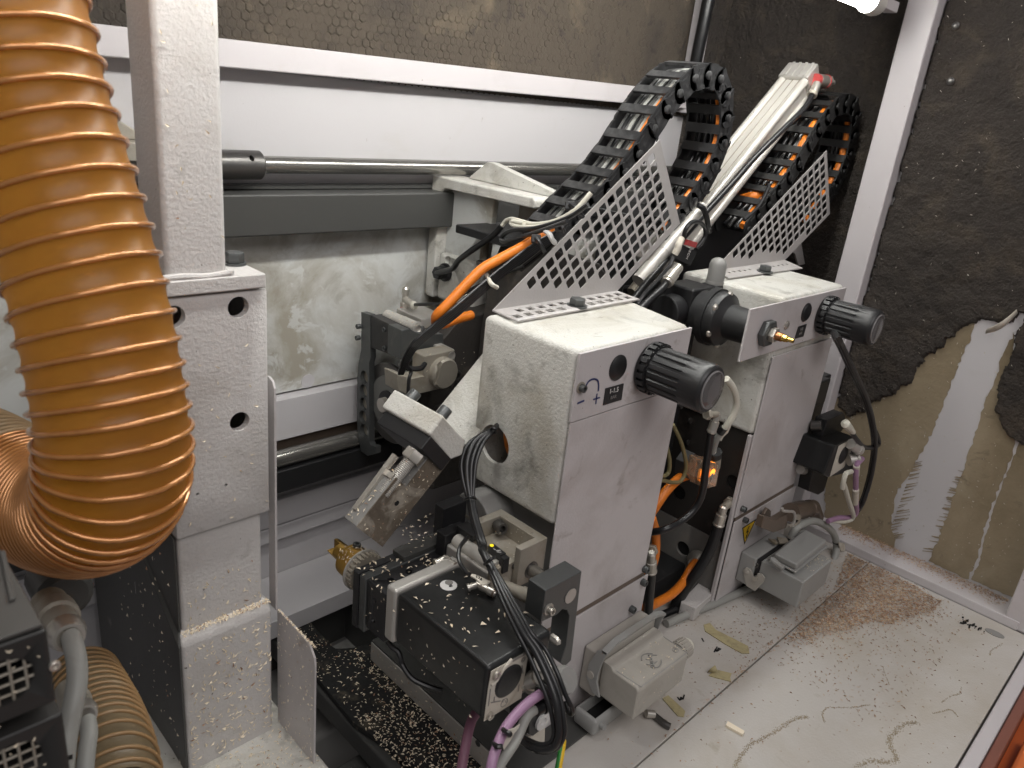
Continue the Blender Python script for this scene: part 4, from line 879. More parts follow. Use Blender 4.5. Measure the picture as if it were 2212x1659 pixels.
# lower protective tube running to the carriage
ra, rb_ = at('q3', 735, 770, 'y', .60), at('q3', 130, 1480, 'y', .60)
tb = thing('guide_tube', 'stained silver tube continuing below the tilted cylinder', 'tube', rb_)
MB().lathe(ra, rb_-ra, [(0,.0082),(.40,.0082),(.405,.0096),(.62,.0096),(.625,.0090),(.80,.0090),(.805,.0108),(1,.0108)], 20, True, True).build('tube', M['alu'], tb)
hf = at('z4', 392, 482, 'y', yF-.006)
ft = thing('tee_fitting', 'nickel tee air fitting with two red rings at the cylinder end', 'air fitting', hf)
d = (at('z4', 490, 497, 'y', yF-.01)-hf); dn = d.normalized()
MB().cyl(hf, hf+d*.14, .0102, 20).build('red_ring', M['redring'], ft); MB().cyl(hf+d*.62, hf+d*.67, .0112, 20).build('red_ring', M['redring'], ft)
MB().cyl(hf+d*.14, hf+d*.62, .0105, 20).build('tee_body', M['steel'], ft)
MB().hexa(hf+d*.70, hf+d*.86, .0105).build('hex_nut', M['steel'], ft); MB().cyl(hf+d*.86, hf+d*1.12, .0045, 14).build('screw_end', M['steel'], ft)
el = at('z4', 405, 505, 'y', yF-.012); er = at('z4', 375, 570, 'y', yF-.014)
MB().cyl(el, er, .0072, 18).build('hose_arm', M['steel'], ft); MB().cyl(er-(er-el)*.15, er+(er-el)*.12, .0082, 18).build('release_ring', M['alud'], ft)
bh = [er, at('z4', 330,650,'y',.61), at('q3',1480,60,'y',.61), at('q3',1230,310,'y',.61), at('q3',1010,560,'y',.61), at('q3',790,800,'y',.61), at('q3',560,1060,'y',.605), at('q3',380,1290,'y',.595), at('q3',180,1520,'y',.585), at('q3',60,1680,'y',.58)]
tag(MB().tube(bh, .0046, 12).build('air_hose', M['rubber']), 'black air hose following the tilted cylinder down from its end fitting', 'hose')
st = MB().tube([at('q3',690,760,'y',.592), at('q3',740,790,'y',.587), at('q3',775,880,'y',.585), at('q3',790,980,'y',.588), at('q3',800,1010,'y',.595)], .0042, 8)
tag(st.build('strap', M['rubber']), 'black strap clamping the reed sensor to the tilted tube', 'strap')
sn = thing('reed_sensor', 'small black sensor block with looped lead below the tilted tube', 'sensor', at('q3', 600, 1230, 'y', .575))
q = [at('q3', a, b, 'y', .572) for a, b in ((640,1150),(695,1215),(625,1340),(590,1290))]
o_, uu, ww = at('q3', 470,1265,'y',.580), at('q3',620,1335,'y',.572)-at('q3',470,1265,'y',.580), at('q3',540,1130,'y',.580)-at('q3',470,1265,'y',.580)
sbx = MB().obox(o_, uu, ww, uu.cross(ww).normalized()*-.020).build('sensor_case', M['black'], sn, bevel=.001)
text('BOSCH', 'print', M['ink'], sbx, o_+uu*.62+ww*.55-uu.cross(ww).normalized()*0, ww*-1, uu, .0055) if False else None
nrm = uu.cross(ww).normalized(); nrm = nrm if nrm.dot(CAM-o_) > 0 else -nrm
zb_ = (uu.cross(nrm)).normalized()
cpo = o_+uu*.5+ww*.5
text('BOSCH', 'print', M['ink'], sn, at('q3', 612,1200,'y',.576)+(CAM-cpo).normalized()*.003, at('q3',600,1250,'y',.576)-at('q3',640,1150,'y',.576), at('q3',680,1220,'y',.576)-at('q3',612,1200,'y',.576), .0070, lift=.0)
lp = [at('q3',560,1060,'y',.575), at('q3',575,990,'y',.573), at('q3',630,925,'y',.572), at('q3',700,920,'y',.572), at('q3',755,970,'y',.572), at('q3',760,1050,'y',.572), at('q3',720,1120,'y',.573), at('q3',680,1165,'y',.575)]
MB().tube(lp, .0031, 10).build('looped_lead', M['rubber'], sn)
MB().obox(at('q3',590,1140,'y',.571), at('q3',670,1165,'y',.571)-at('q3',590,1140,'y',.571), at('q3',610,1090,'y',.571)-at('q3',590,1140,'y',.571), Y*.006).build('red_tag', M['redring'], sn)
fl_ = MB().tube([at('q3',535,1075,'y',.568), at('q3',510,1130,'y',.566), at('q3',500,1170,'y',.566), at('q3',470,1225,'y',.568)], .0050, 10)
tag(fl_.build('cable_flag', M['paper']), 'cream cable marker flag beside the small black sensor', 'label')
tag(MB().tube([at('q3',470,1220,'y',.570), at('q3',420,1340,'y',.568), at('q3',330,1450,'y',.565), at('q3',180,1610,'y',.56), at('q3',120,1700,'y',.56)], .0032, 10).build('cable', M['rubber']), 'thin black lead running down from the cream marker flag', 'cable')
pf = thing('push_fitting', 'nickel push-in fitting with O-ring on a black tube below the sensor', 'air fitting', at('q3', 450, 1420, 'y', .56))
a, b = at('q3', 510,1345,'y',.56), at('q3', 390,1500,'y',.555)
MB().lathe(a, b-a, [(0,.0065),(.06,.0073),(.40,.0073),(.42,.0086),(.80,.0086),(.82,.0093),(.88,.0093),(.9,.008),(1,.008)], 20, True, True).build('fitting_body', M['steel'], pf)
tag(MB().tube([b, at('q3',330,1570,'y',.55), at('q3',230,1660,'y',.55), at('q3',150,1740,'y',.55)], .0050, 12).build('air_tube', M['rubber']), 'black tube entering the push-in fitting behind the nearer box', 'tube')
# dark mass of the second carriage behind box B
dm = thing('rear_carriage', 'black carriage casting in shadow behind the farther control box', 'machine carriage', (1.2,.7,.1))
MB().prism([(1.08,.73,.12),(1.08,.73,.50),(1.15,.73,.575),(1.28,.73,.60),(1.36,.73,.54),(1.36,.73,.12)], (0,.12,0)).build('main_casting', M['black'], dm, bevel=.006)
MB().box((.97,.615,.10),(1.10,.70,.47)).build('side_casting', M['black'], dm, bevel=.006)
MB().prism([(1.10,.66,.45),(1.05,.66,.51),(1.08,.66,.545),(1.20,.66,.59),(1.30,.66,.56),(1.30,.66,.45)], (0,.03,0)).build('arm_casting', M['black'], dm, bevel=.005)
oc = [at('q3',760,690,'y',.71), at('q3',880,715,'y',.70), at('q3',1000,722,'y',.675), at('q3',1120,703,'y',.635), at('q3',1260,665,'y',.615), at('q3',1370,620,'y',.612), at('q3',1470,530,'y',.615), at('q3',1530,430,'y',.617)]
tag(MB().tube(oc, .0090, 12).build('cable', M['ocable']), 'orange cable curving out from under the farther cable chain', 'cable')
tag(MB().tube([at('q3',1370,560,'y',.575), at('q3',1330,660,'y',.572), at('q3',1250,790,'y',.572), at('q3',1130,900,'y',.575)], .0030, 8).build('cable', M['rubber']), 'thin black wire hanging past the orange cable by the farther chain', 'cable')
# ================================================================ NEAR MOTOR AND SPINDLE
mo = thing('servo_motor', 'black motor with silver flange, name plate and shavings on top, under the nearer box', 'motor', (.435,.43,.20))
MB().box((.3932,.3605,.2005),(.4774,.4945,.2602)).build('casing', M['motor'], mo, bevel=.005, seg=4)
MB().box((.3915,.4948,.1965),(.4795,.5110,.2622)).build('flange', M['alu'], mo, bevel=.004, seg=3)
np_ = MB().prism([at('q6', a, b, 'y', .3600) for a, b in ((330,535),(575,400),(762,298),(676,845),(245,1115),(292,750))], (0,-.0006,0)).build('name_plate', M['paper'], mo)
c = at('q6', 530, 645, 'y', .3595)
MB().lathe(c, (0,-.0022,0), [(0,.0168),(.001,.0168),(.0022,.0150)], 36).build('rubber_disc', M['black'], mo)
for a, b in ((385,572),(312,1045)): MB().socket(at('q6', a, b, 'y', .3592), -Y, .0040, .003).build('screw', M['steel'], mo)
pr_ = MB()
for k in range(16): 
    a, b = 590+k*10.5, 392-k*6.2; pr_.prism([at('q6', a, b, 'y', .3592), at('q6', a+6, b-3.5, 'y', .3592), at('q6', a-1, b+35, 'y', .3592), at('q6', a-7, b+38, 'y', .3592)], (0,-.0002,0))
def ringp(mb, c, r, w, y=.3592):
    n = 26; P = circ(c, X, Z, r, n); Q = circ(c, X, Z, r-w, n)
    for i in range(n): j = (i+1) % n; mb.prism([P[i],P[j],Q[j],Q[i]], (0,-.0002,0))
for a, b, r in ((705,400,.0028),(705,400,.0016),(485,900,.0046),(470,880,.0017),(510,880,.0017)): ringp(pr_, at('q6', a, b, 'y', .3592), r, .0005)
for a, b, a2, b2 in ((325,740,300,940),(690,470,700,560),(655,690,645,770),(330,900,440,880),(370,830,365,890)):
    p, q = at('q6', a, b, 'y', .3592), at('q6', a2, b2, 'y', .3592); s_ = (q-p).cross(Y).normalized()*.0006; pr_.prism([p+s_,q+s_,q-s_,p-s_], (0,-.0002,0))
pr_.build('plate_print', M['greyink'], np_)
rt = MB(); P = [at('q6', a, b, 'y', .3585) for a, b in ((335,700),(395,650),(430,590),(500,480),(570,395))]; rt.tube(P, .0014, 6, sub=3); rt.build('torn_corner', M['paper'], np_)
c = at('r4', 1228, 808, 'z', .2606)
fd = MB().lathe(c, (0,0,.0006), [(0,.0088),(.0006,.0088)], 30).build('dial_label', M['offwhite'], mo)
text('40', 'print', M['marker'], fd, c+Z*.0007+V((0,-.003,0)), X, Y, .0045)
MB().lathe(c+V((.003,.003,.0006)), (0,0,.0003), [(0,.0042),(.0003,.0042)], 20).build('dial_window', M['greyink'], fd)
gb = thing('spindle_unit', 'black gear plates carrying a gold cutting tool and toothed pulley', 'spindle', (.44,.53,.19))
zt = .2478
bx = MB().box((.3925,.5113,.188),(.4965,.5430,zt)).build('gear_block', M['blackm'], gb, bevel=.0012)
hh = MB()
for a, b in ((410,975),(395,1190)): p = at('r4', a, b, 'x', .3925); hh.cyl(p-X*.01, p+X*.012, .0032, 16)
for a, b in ((592,748),(790,655)): p = at('r4', a, b, 'z', zt); hh.cyl(p+Z*.01, p-Z*.012, .0042, 18)
cut(bx, hh)
MB().box((.3905,.5438,.1805),(.50,.5550,.2488)).build('spacer_plate', M['gun'], gb, bevel=.0015)
MB().box((.3900,.5560,.1785),(.50,.5660,.2490)).build('belt_plate', M['blackm'], gb, bevel=.0012)
MB().prism([(.44,.545,.2489),(.50,.545,.2489),(.535,.56,.2489),(.535,.60,.2489),(.50,.5655,.2489),(.44,.5655,.2489)], (0,0,.006)).build('top_arm', M['gdark'], gb, bevel=.001)
pa = at('r4', 285, 640, 'y', .576); ta = at('r4', -10, 380, 'y', .634); axd = V((0,1,0))
pz = pa
n = 26; tt = MB().cyl(pz-Y*.007, pz+Y*.001, .0200, 40)
for k in range(n):
    a = 2*math.pi*k/n; d = V((math.cos(a),0,math.sin(a))); s_ = V((-d.z,0,d.x))
    tt.obox(pz-Y*.007+d*.0195-s_*.0012, s_*.0024, Y*.008, d*.0028)
tt.build('toothed_pulley', M['alud'], gb)
MB().cyl(pz+Y*.001, pz+Y*.003, .0242, 44).build('pulley_rim', M['alu'], gb)
tool = MB().lathe(pz, (0,1,0), [(.003,.0180),(.006,.0190),(.026,.0185),(.028,.0170),(.0285,.0105),(.046,.0098),(.058,.0092),(.058,.006)], 36).build('gold_tool', M['gold'], gb)
cut(tool, MB().obox(pz+V((-.012,.046,-.002)), X*.012, Y*.02, Z*.014))
p = pz+V((.004,.020,.0175)); MB().socket(p, V((.15,0,1)), .0045, .0045).build('clamp_screw', M['gun'], gb)
lf = MB().tube([(.3925,.487,.198),(.392,.475,.192),(.393,.47,.184),(.40,.462,.178)], .0042, 8); 
tag(MB().tube([at('r4',560,1430,'x',.395), at('r4',600,1490,'x',.395), at('r4',670,1540,'x',.398), at('r4',700,1620,'x',.398), at('y4',940,1400,'x',.398), at('y4',1010,1500,'x',.40), at('y4',1130,1560,'x',.41), at('y4',1230,1590,'x',.42)], .0029, 10).build('cable', M['rubber']), 'black cable hanging below the near motor above the bed edge', 'cable')
tag(MB().prism([(.5170,.40,.0003),(.66,.40,.0003),(.66,.44,.0003),(.62,.44,.0003),(.62,.70,.0003),(.5170,.70,.0003)], (0,0,.0030)).build('bed_plate', M['gdark'], bevel=.0008), 'added dark grey sheet painting the shade on the bed beneath the near motor', 'plate')  # added sheet: the motor's shade on the bed is put into its dark grey
# ================================================================ SLIDE WITH SMALL CYLINDER
sl = thing('slide_unit', 'steel slide frame with polished guide rod and dark end bracket', 'slide', (.53,.45,.24))
q = lambda a, b, z=.29: at('q5', a, b, 'z', z)
U_ = [V((.5145,.445,0)), V((.5556,.445,0)), V((.5556,.5185,0)), V((.512,.5185,0)), V((.512,.5085,0)), V((.5440,.5085,0)), V((.5440,.4535,0)), V((.5145,.4535,0))]
MB().prism([V((p.x,p.y,.2420)) for p in U_], (0,0,.0480)).build('frame', M['alud'], sl, bevel=.0010)
MB().box((.495,.4540,.2415),(.5436,.5080,.2700)).build('frame_floor', M['alud'], sl)
p = at('q5', 725, 310, 'z', .282); MB().socket(p+Y*.008, V((-.35,-.9,.15)), .0072, .013).build('cap_screw', M['dsteel'], sl)
for a, b in ((758,186),(1040,365)): p = q(a, b, .2901); MB().lathe(p, Z, [(0,.0022),(.0003,.0022),(.0003,.0012),(-.002,.0012)], 14).build('tapped_hole', M['alud'], sl)
rx, rz = .5335, .2630
rc2 = at('q5', 1465, 1060, 'y', .385); rs = at('q5', 1035, 770, 'y', .445)
MB().cyl(rs+Y*.004, V((rc2.x, .408, rc2.z+.001)), .0070, 26).build('guide_rod', M['rod'], sl)
MB().lathe(rs, (0,-1,0), [(-.001,.0098),(.0008,.0098),(.0008,.0076)], 26).build('rod_bush', M['dsteel'], sl)
yb = .385
bp = [at('y5', a, b, 'y', yb) for a, b in ((683,655),(889,544),(829,1050),(792,1086),(768,1062),(800,960),(819,800),(806,766),(778,762),(752,788),(656,833))]
MB().prism(bp, (0,.0235,0)).build('end_bracket', M['gun'], sl, bevel=.0010)
c = at('q5', 1468, 1058, 'y', yb); MB().cyl(c, c-Y*.0008, .0077, 28).build('rod_end', M['alud'], sl)
MB().lathe(c, (0,-1,0), [(.0002,.0084),(.0009,.0084),(.0009,.0077)], 28).build('rod_ring', M['alu'], sl)
c = at('q5', 1225, 1205, 'y', yb); MB().lathe(c, -Y, [(0,.0064),(.0012,.0064)], 24).build('washer', M['alu'], sl); MB().socket(c-Y*.0012, -Y, .0042, .0055).build('cap_screw', M['steel'], sl)
ac = thing('compact_cylinder', 'small silver compact air cylinder with black sensor and yellow light on the slide', 'air cylinder', at('q5', 430, 640, 'z', .27))
c0, c1 = at('q5', 175, 465, 'z', .268), at('q5', 690, 735, 'z', .268)
xx = (c0.x+c1.x)/2; y0, y1 = c1.y, c0.y
MB().cyl((xx,y0,.268),(xx,y1,.268), .0082, 24).build('top_tube', M['cylm'], ac)
MB().box((xx-.0115,y0+.001,.240),(xx+.0125,y1+.004,.2655)).build('cylinder_body', M['alu'], ac, bevel=.002)
MB().box((xx-.0125,y0-.006,.240),(xx+.0135,y0+.0005,.273)).build('end_plate', M['alud'], ac, bevel=.002)
p = at('q5', 850, 728, 'y', y0-.006); MB().lathe(p, -Y, [(0,.0038),(.0006,.0038),(.0006,.0018),(-.002,.0016)], 14).build('plate_screw', M['dsteel'], ac)
p = V((xx+.002, y0-.006, .2500)); pe = at('q5', 1040, 1075, 'y', .410); MB().lathe(p, pe-p, [(0,.0100),(.1,.0100),(.1,.0066),(.72,.0066),(.74,.0078),(1,.0078)], 20, True, True).build('piston_rod', M['alud'], ac)
sb_ = MB().obox(at('q5',560,500,'z',.284), at('q5',700,608,'z',.284)-at('q5',560,500,'z',.284), at('q5',620,478,'z',.284)-at('q5',560,500,'z',.284), Z*-.012).build('sensor', M['black'], ac, bevel=.0006)
MB().obox(at('q5',690,625,'z',.283), at('q5',735,660,'z',.283)-at('q5',690,625,'z',.283), at('q5',755,598,'z',.283)-at('q5',690,625,'z',.283), Z*-.018).build('sensor_clamp', M['black'], ac, bevel=.0006)
p = at('q5', 600, 506, 'z', .2842); MB().cyl(p, p+Z*.0008, .0021, 16).build('yellow_light', mat('yellow_light', (.9,.72,.02), .4, emit=(1,.75,.02,.6)), sb_)
tx = MB(); svm = mk; mk = tx
stroke('q5', [(622,540),(640,552)], .0004, 'z', .2842, (0,0,.0002)); stroke('q5', [(655,560),(695,555)], .0004, 'z', .2842, (0,0,.0002)); stroke('q5', [(660,575),(700,578)], .0004, 'z', .2842, (0,0,.0002))
tx.build('sensor_print', M['ink'], sb_); mk = svm
MB().box((xx-.014,y1+.0045,.235),(xx+.02,y1+.019,.2765)).build('black_head', M['blackm'], ac, bevel=.001)
MB().box((xx+.006,y1+.032,.245),(xx+.048,y1+.048,.290)).build('stop_block', M['blackm'], ac, bevel=.001)
p = at('r4', 1245, 175, 'y', y1+.031); MB().hexa(p, p-Y*.008, .0062).build('stop_nut', M['gun'], ac); MB().socket(p-Y*.008, -Y, .0046, .012).build('stop_screw', M['gun'], ac)
MB().cyl((xx+.05,y1+.045,.27),(xx+.05,y1-.01,.27), .010, 20).build('rear_tube', M['alud'], ac)
MB().box((xx+.002,y1-.022,.2765),(xx+.018,y1+.005,.2845)).build('cable_outlet', M['black'], ac, bevel=.001)
def pushfit(label, pts, r, m='steel'):
    t = thing('push_fitting', label, 'air fitting', pts[0])
    a, b, c = pts
    MB().cyl(a, b, r*.85, 18).cyl(a-(b-a)*.25, a, r*1.1, 18).build('banjo', M[m], t)
    MB().lathe(b, c-b, [(-.1,r*.9),(.1,r*1.05),(.6,r*1.05),(.62,r*1.2),(.85,r*1.2),(.9,r),(1,r*.8)], 18, True, True).build('body', M[m], t)
    MB().lathe(c, c-b, [(-.004,r*1.18),(-.001,r*1.18)], 18).build('seal', M['brownc'], t)
pushfit('nickel elbow fitting left of the small compact cylinder', (at('r4',1100,555,'z',.257), at('r4',1190,510,'z',.259), at('r4',1310,610,'z',.257)), .0045)
pushfit('nickel elbow fitting in front of the white wire tag', (at('q5',355,965,'z',.266), at('q5',450,935,'z',.268), at('q5',640,1040,'z',.265)), .0038)
tag(MB().prism([at('q5', a, b, 'z', .285) for a, b in ((375,828),(420,835),(500,870),(592,915),(545,945),(490,950),(420,880),(365,850))], (0,0,.0012)).build('wire_tag', M['paper']), 'torn cream wire tag lettered S7A on the small cylinder', 'tag')
text('S7A', 'tag_print', M['marker'], bpy.data.objects['wire_tag'], at('q5', 462, 868, 'z', .2863), at('q5',500,885,'z',.28)-at('q5',430,850,'z',.28), V((0,1,.4)), .0052)
tag(MB().tube([at('q5',345,410,'z',.290), at('q5',300,450,'z',.294), at('q5',250,520,'z',.294), at('q5',232,610,'z',.290), at('q5',250,700,'z',.286), at('q5',310,790,'z',.284), at('q5',360,830,'z',.284)], .0022, 10).build('sensor_lead', M['rubber']), 'black sensor lead curving around the small compact cylinder', 'cable')
# ================================================================ GREY CONNECTOR HOODS
ha = thing('connector_hood', 'large grey connector hood with lever and embossed maker logo in front of the nearer box', 'connector', (.70,.39,.04))
hx0, hx1, hy0, hz0, hz1 = .6520, .7590, .3535, .0450, .0925
hb_ = MB().prism([(hx0,hy0,hz0),(hx0,hy0,hz1-.004),(hx0,hy0+.004,hz1),(hx0,.392,hz1),(hx0,.396,hz1+.004),(hx0,.4100,hz1+.004),(hx0,.4100,hz0)], (hx1-hx0,0,0)).build('hood_body', M['hood'], ha, bevel=.0025, seg=3)
MB().box((hx0-.004,.4110,hz0-.006),(hx1+.006,.4370,hz1+.012)).build('bulkhead_base', M['hood'], ha, bevel=.003)
pl = [at('y6', a, b, 'z', hz1+.0004) for a, b in ((352,1108),(640,900),(790,1003),(512,1212))]
ctr = sum(pl, V())/4; pl = [ctr+(p-ctr)*.93 for p in pl]
fr_ = MB()
for i in range(4): a, b = pl[i], pl[(i+1) % 4]; s_ = (b-a).cross(Z).normalized()*.0005; fr_.prism([a+s_, b+s_, b-s_, a-s_], (0,0,.0003))
fr_.build('logo_border', M['hoodb'], ha)
xdir = at('y6', 600, 1040, 'z', hz1)-at('y6', 535, 1075, 'z', hz1)
lc = at('y6', 572, 1052, 'z', hz1+.0004)
lgo = text('HARTING', 'logo_text', M['hoodb'], ha, lc, V((-.9,-1,0)), V((1,-.9,0)), .0062, lift=.0003, depth=.0004)
ar = MB(); svm = mk; mk = ar
stroke('y6', [(520,1050),(520,1025),(545,1012),(580,1012)], .0006, 'z', hz1+.0006, (0,0,.0005)); stroke('y6', [(630,1045),(628,1070),(605,1090),(565,1085)], .0006, 'z', hz1+.0006, (0,0,.0005))
stroke('y6', [(545,1045),(575,1022),(605,1020)], .0006, 'z', hz1+.0006, (0,0,.0005)); stroke('y6', [(545,1070),(575,1075),(605,1055)], .0006, 'z', hz1+.0006, (0,0,.0005))
ar.build('logo_arcs', M['hoodb'], ha); mk = svm
cm = at('y6', 710, 992, 'z', hz1+.0004); mm = MB()
for i in range(24):
    P = circ(cm, X, Y, .0042, 24); Q = circ(cm, X, Y, .0037, 24); j = (i+1) % 24; mm.prism([P[i],P[j],Q[j],Q[i]], (0,0,.0004))
mm.build('round_mark', M['hoodb'], ha); text('M', 'round_mark_letter', M['hoodb'], ha, cm, X, Y, .004)
# lever: two side arms and a bridge
lv = MB(); LZ = hz1+.026
for xs in (hx0-.0085, hx1+.0065):
    lv.prism([(xs,.400,.050),(xs,.412,.050),(xs,.424,.066),(xs,.424,.086),(xs,.415,LZ-.006),(xs,.4085,LZ),(xs,.400,LZ),(xs,.4035,LZ-.012),(xs,.408,.082),(xs,.408,.070)], (.003,0,0))
lv.prism([(hx0-.0085,.4000,LZ),(hx0-.0085,.4085,LZ),(hx0+.012,.4085,LZ+.006),(hx1-.012,.4085,LZ+.006),(hx1+.0095,.4085,LZ),(hx1+.0095,.400,LZ),(hx1-.012,.400,LZ+.006),(hx0+.012,.400,LZ+.006)][::1], (0,0,.0001)) if False else None
lv.prism([(hx0-.0085,.4000,LZ-.004),(hx0-.0085,.4000,LZ),(hx0+.010,.4000,LZ+.007),(hx1-.010,.4000,LZ+.007),(hx1+.0095,.4000,LZ),(hx1+.0095,.4000,LZ-.004),(hx1-.011,.4000,LZ+.003),(hx0+.011,.4000,LZ+.003)], (0,.0085,0))
lv.build('locking_lever', M['hoodb'], ha, bevel=.0008)
MB().cyl((hx0-.0100,.418,.074),(hx0-.004,.418,.074), .0052, 18).build('lever_pin', M['hood'], ha)
gz = V((hx1+.003, .3690, .0805))
kn_ = MB().cyl(gz-X*.002, gz+X*.016, .0125, 24)
for k in range(18): a = 2*math.pi*k/18; d = V((0,math.cos(a),math.sin(a))); kn_.obox(gz+d*.012-d.cross(X)*.0009+X*.001, X*.014, d.cross(X)*.0018, d*.0016)
kn_.build('gland_nut', M['hood'], ha)
MB().lathe(gz+X*.016, (1,0,0), [(0,.0105),(.006,.0098),(.010,.0065),(.0115,.001)], 22).build('gland_dome', M['wcable'], ha, smooth=60)
# little open protective cover under the hood
oc_ = thing('open_cover', 'small open grey protective cover hanging under the near connector hood', 'cover', at('y6', 310, 1350, 'y', .385))
P4 = [at('y6', a, b, 'z', .030) for a, b in ((195,1270),(260,1255),(425,1375),(350,1400))]
ce_ = sum(P4, V())/4
ce_ = ce_+V((.004,.008,0))
oo = MB().prism([ce_+V((-.032,-.017,-.022)), ce_+V((.030,-.017,-.022)), ce_+V((.030,.017,-.022)), ce_+V((-.032,.017,-.022))], (0,0,.024)).build('cover_shell', M['hoodb'], oc_, bevel=.004, seg=3)
cut(oo, MB().box(ce_+V((-.027,-.0125,-.018)), ce_+V((.025,.0125,.02))))
MB().box(ce_+V((-.027,-.0125,-.0178)), ce_+V((.025,.0125,-.016))).build('cover_floor', M['dark'], oc_)
MB().cyl(ce_+V((-.020,-.017,-.008)), ce_+V((-.021,-.024,-.008)), .0040, 14).build('peg', M['hoodb'], oc_)
hbt = thing('connector_hood', 'grey connector hood with loose protective lid at the farther box', 'connector', (1.095,.39,.036))
bx0, bx1 = 1.0425, 1.1500
MB().box((bx0+.0025,.3325,.0405),(bx1,.4030,.0880)).build('hood_body', M['hoodb'], hbt, bevel=.0022, seg=3)
MB().box((bx0+.0030,.4036,.0405),(bx1,.4095,.0875)).build('gasket', M['black'], hbt)
MB().box((bx0,.4100,.0345),(bx1+.004,.4372,.0885)).build('bulkhead_base', M['hoodb'], hbt, bevel=.003)
for z_ in (.076,.045): MB().socket(V((bx0+.006,.4100,z_)), V((-1,-.3,0)), .0042, .004).build('base_screw', M['dsteel'], hbt)
lt_ = [at('q8', a, b, 'x', bx0) for a, b in ((225,1145),(262,1108),(310,1130),(340,1190),(350,1225),(385,1250),(400,1180),(455,1190),(490,1240),(470,1290),(370,1395),(265,1330))]
MB().prism(lt_, (-.0028,0,0)).build('latch_plate', M['hood'], hbt, bevel=.0006)
p = at('q8', 262, 1172, 'x', bx0-.0028); MB().pan(p, -X, .0045, .0015).build('latch_rivet', M['hood'], hbt)
p = at('q8', 385, 1235, 'x', bx0); MB().cyl(p, p-X*.008, .0038, 14).build('latch_peg', M['steel'], hbt)
ld = thing('protective_lid', 'grey protective lid lying crooked on the farther connector hood', 'lid', (1.08,.37,.09))
lz = .0925
LP = [at('q8', a, b, 'z', lz) for a, b in ((528,1020),(935,665),(1240,880),(850,1195))]
MB().prism(LP, (0,0,.004)).build('lid_rim', M['hoodb'], ld, bevel=.0018, seg=3)
LT = [at('q8', a, b, 'z', lz+.016) for a, b in ((592,945),(965,652),(1232,785),(862,1082))]; LM = [at('q8', a, b, 'z', lz+.004) for a, b in ((575,1010),(945,690),(1225,850),(850,1150))]
lm = MB(); lm.add(LM+LT, [(0,1,2,3),(7,6,5,4)]+[(i+4, (i+1) % 4+4, (i+1) % 4, i) for i in range(4)]); lm.build('lid_top', M['hoodb'], ld, bevel=.003, seg=3)
p = at('q8', 640, 1085, 'z', lz+.006); MB().cyl(p+V((.0,.012,.004)), p+V((-.002,-.010,-.001)), .0048, 14).build('lid_pin', M['hoodb'], ld)
arc = [at('q8', 800, 740, 'y', .405), at('q8', 860, 640, 'y', .402), at('q8', 960, 580, 'y', .40), at('q8', 1080, 555, 'y', .398), at('q8', 1210, 610, 'y', .395), at('q8', 1310, 710, 'y', .39), at('q8', 1345, 830, 'y', .385), at('q8', 1335, 950, 'y', .38), at('q8', 1300, 1040, 'y', .378)]
tag(MB().tube(arc, .0062, 14).build('cable', M['gcable']), 'thick grey cable arching over the farther connector hood', 'cable')
ct = thing('cable_tie', 'black cable tie with white marker on the arching grey cable', 'cable tie', at('q8', 1340, 820, 'y', .386))
p = at('q8', 1340, 815, 'y', .386); MB().lathe(p+Z*.002, (.0,.0,-.003), [(0,.0067),(.003,.0067)], 18).build('strap', M['rubber'], ct)
MB().prism([at('q8', a, b, 'y', .376) for a, b in ((1375,815),(1440,825),(1455,890),(1440,925),(1400,920),(1380,850))], (0,.002,0)).build('marker_tag', M['paper'], ct)
bcn = thing('brown_connector', 'dusty brown metal connector with latch beside the hazard sign', 'connector', (1.13,.42,.09))
c0 = [at('q8', a, b, 'y', .397) for a, b in ((430,645),(470,480),(640,560),(775,480),(760,660),(585,700))]
MB().prism([at('q8', a, b, 'y', .398) for a, b in ((440,640),(480,500),(620,545),(770,455),(745,640),(590,700))], (0,.012,0)).build('connector_body', M['brownc'], bcn, bevel=.002)
MB().prism([at('q8', a, b, 'y', .425) for a, b in ((450,640),(475,480),(520,400),(560,430),(555,640))], (0,.006,0)).build('connector_flange', M['brownc'], bcn, bevel=.002)
MB().tube([at('q8',690,400,'y',.395), at('q8',700,430,'y',.394), at('q8',770,440,'y',.392), at('q8',830,450,'y',.392), at('q8',840,540,'y',.392), at('q8',800,620,'y',.394)], .0024, 8).build('latch_wire', M['alu'], bcn)
MB().prism([at('q8', a, b, 'y', .392) for a, b in ((850,490),(910,480),(925,510),(900,590),(800,640),(770,620),(850,580))], (0,.004,0)).build('latch_tab', M['alud'], bcn, bevel=.0008)
MB().lathe(at('q8',790,450,'y',.42), at('q8',1060,390,'y',.42)-at('q8',790,450,'y',.42), [(0,.016),(.55,.016),(.6,.0135),(.78,.0135),(.8,.0150),(1,.0140)], 20, True, True).build('connector_shell', M['brownc'], bcn)
MB().lathe(at('q8',1060,390,'y',.42), at('q8',1110,500,'y',.42)-at('q8',1060,390,'y',.42), [(0,.0130),(1,.0120)], 18, True, True).build('bent_neck', M['brownc'], bcn)
for j, (pts) in enumerate((((520,790),(600,800),(640,840)),((620,770),(720,790),(770,800)),((700,735),(790,755)))):
    pass
ctb = MB()
ctb.prism([at('q8', a, b, 'z', .093) for a, b in ((515,785),(600,800),(640,840),(610,850),(560,820))], (0,0,.004)); ctb.prism([at('q8', a, b, 'z', .093) for a, b in ((620,765),(740,785),(770,830),(650,840))], (0,0,.004))
ctb.build('latch_teeth', M['alud'], hbt, bevel=.0008)
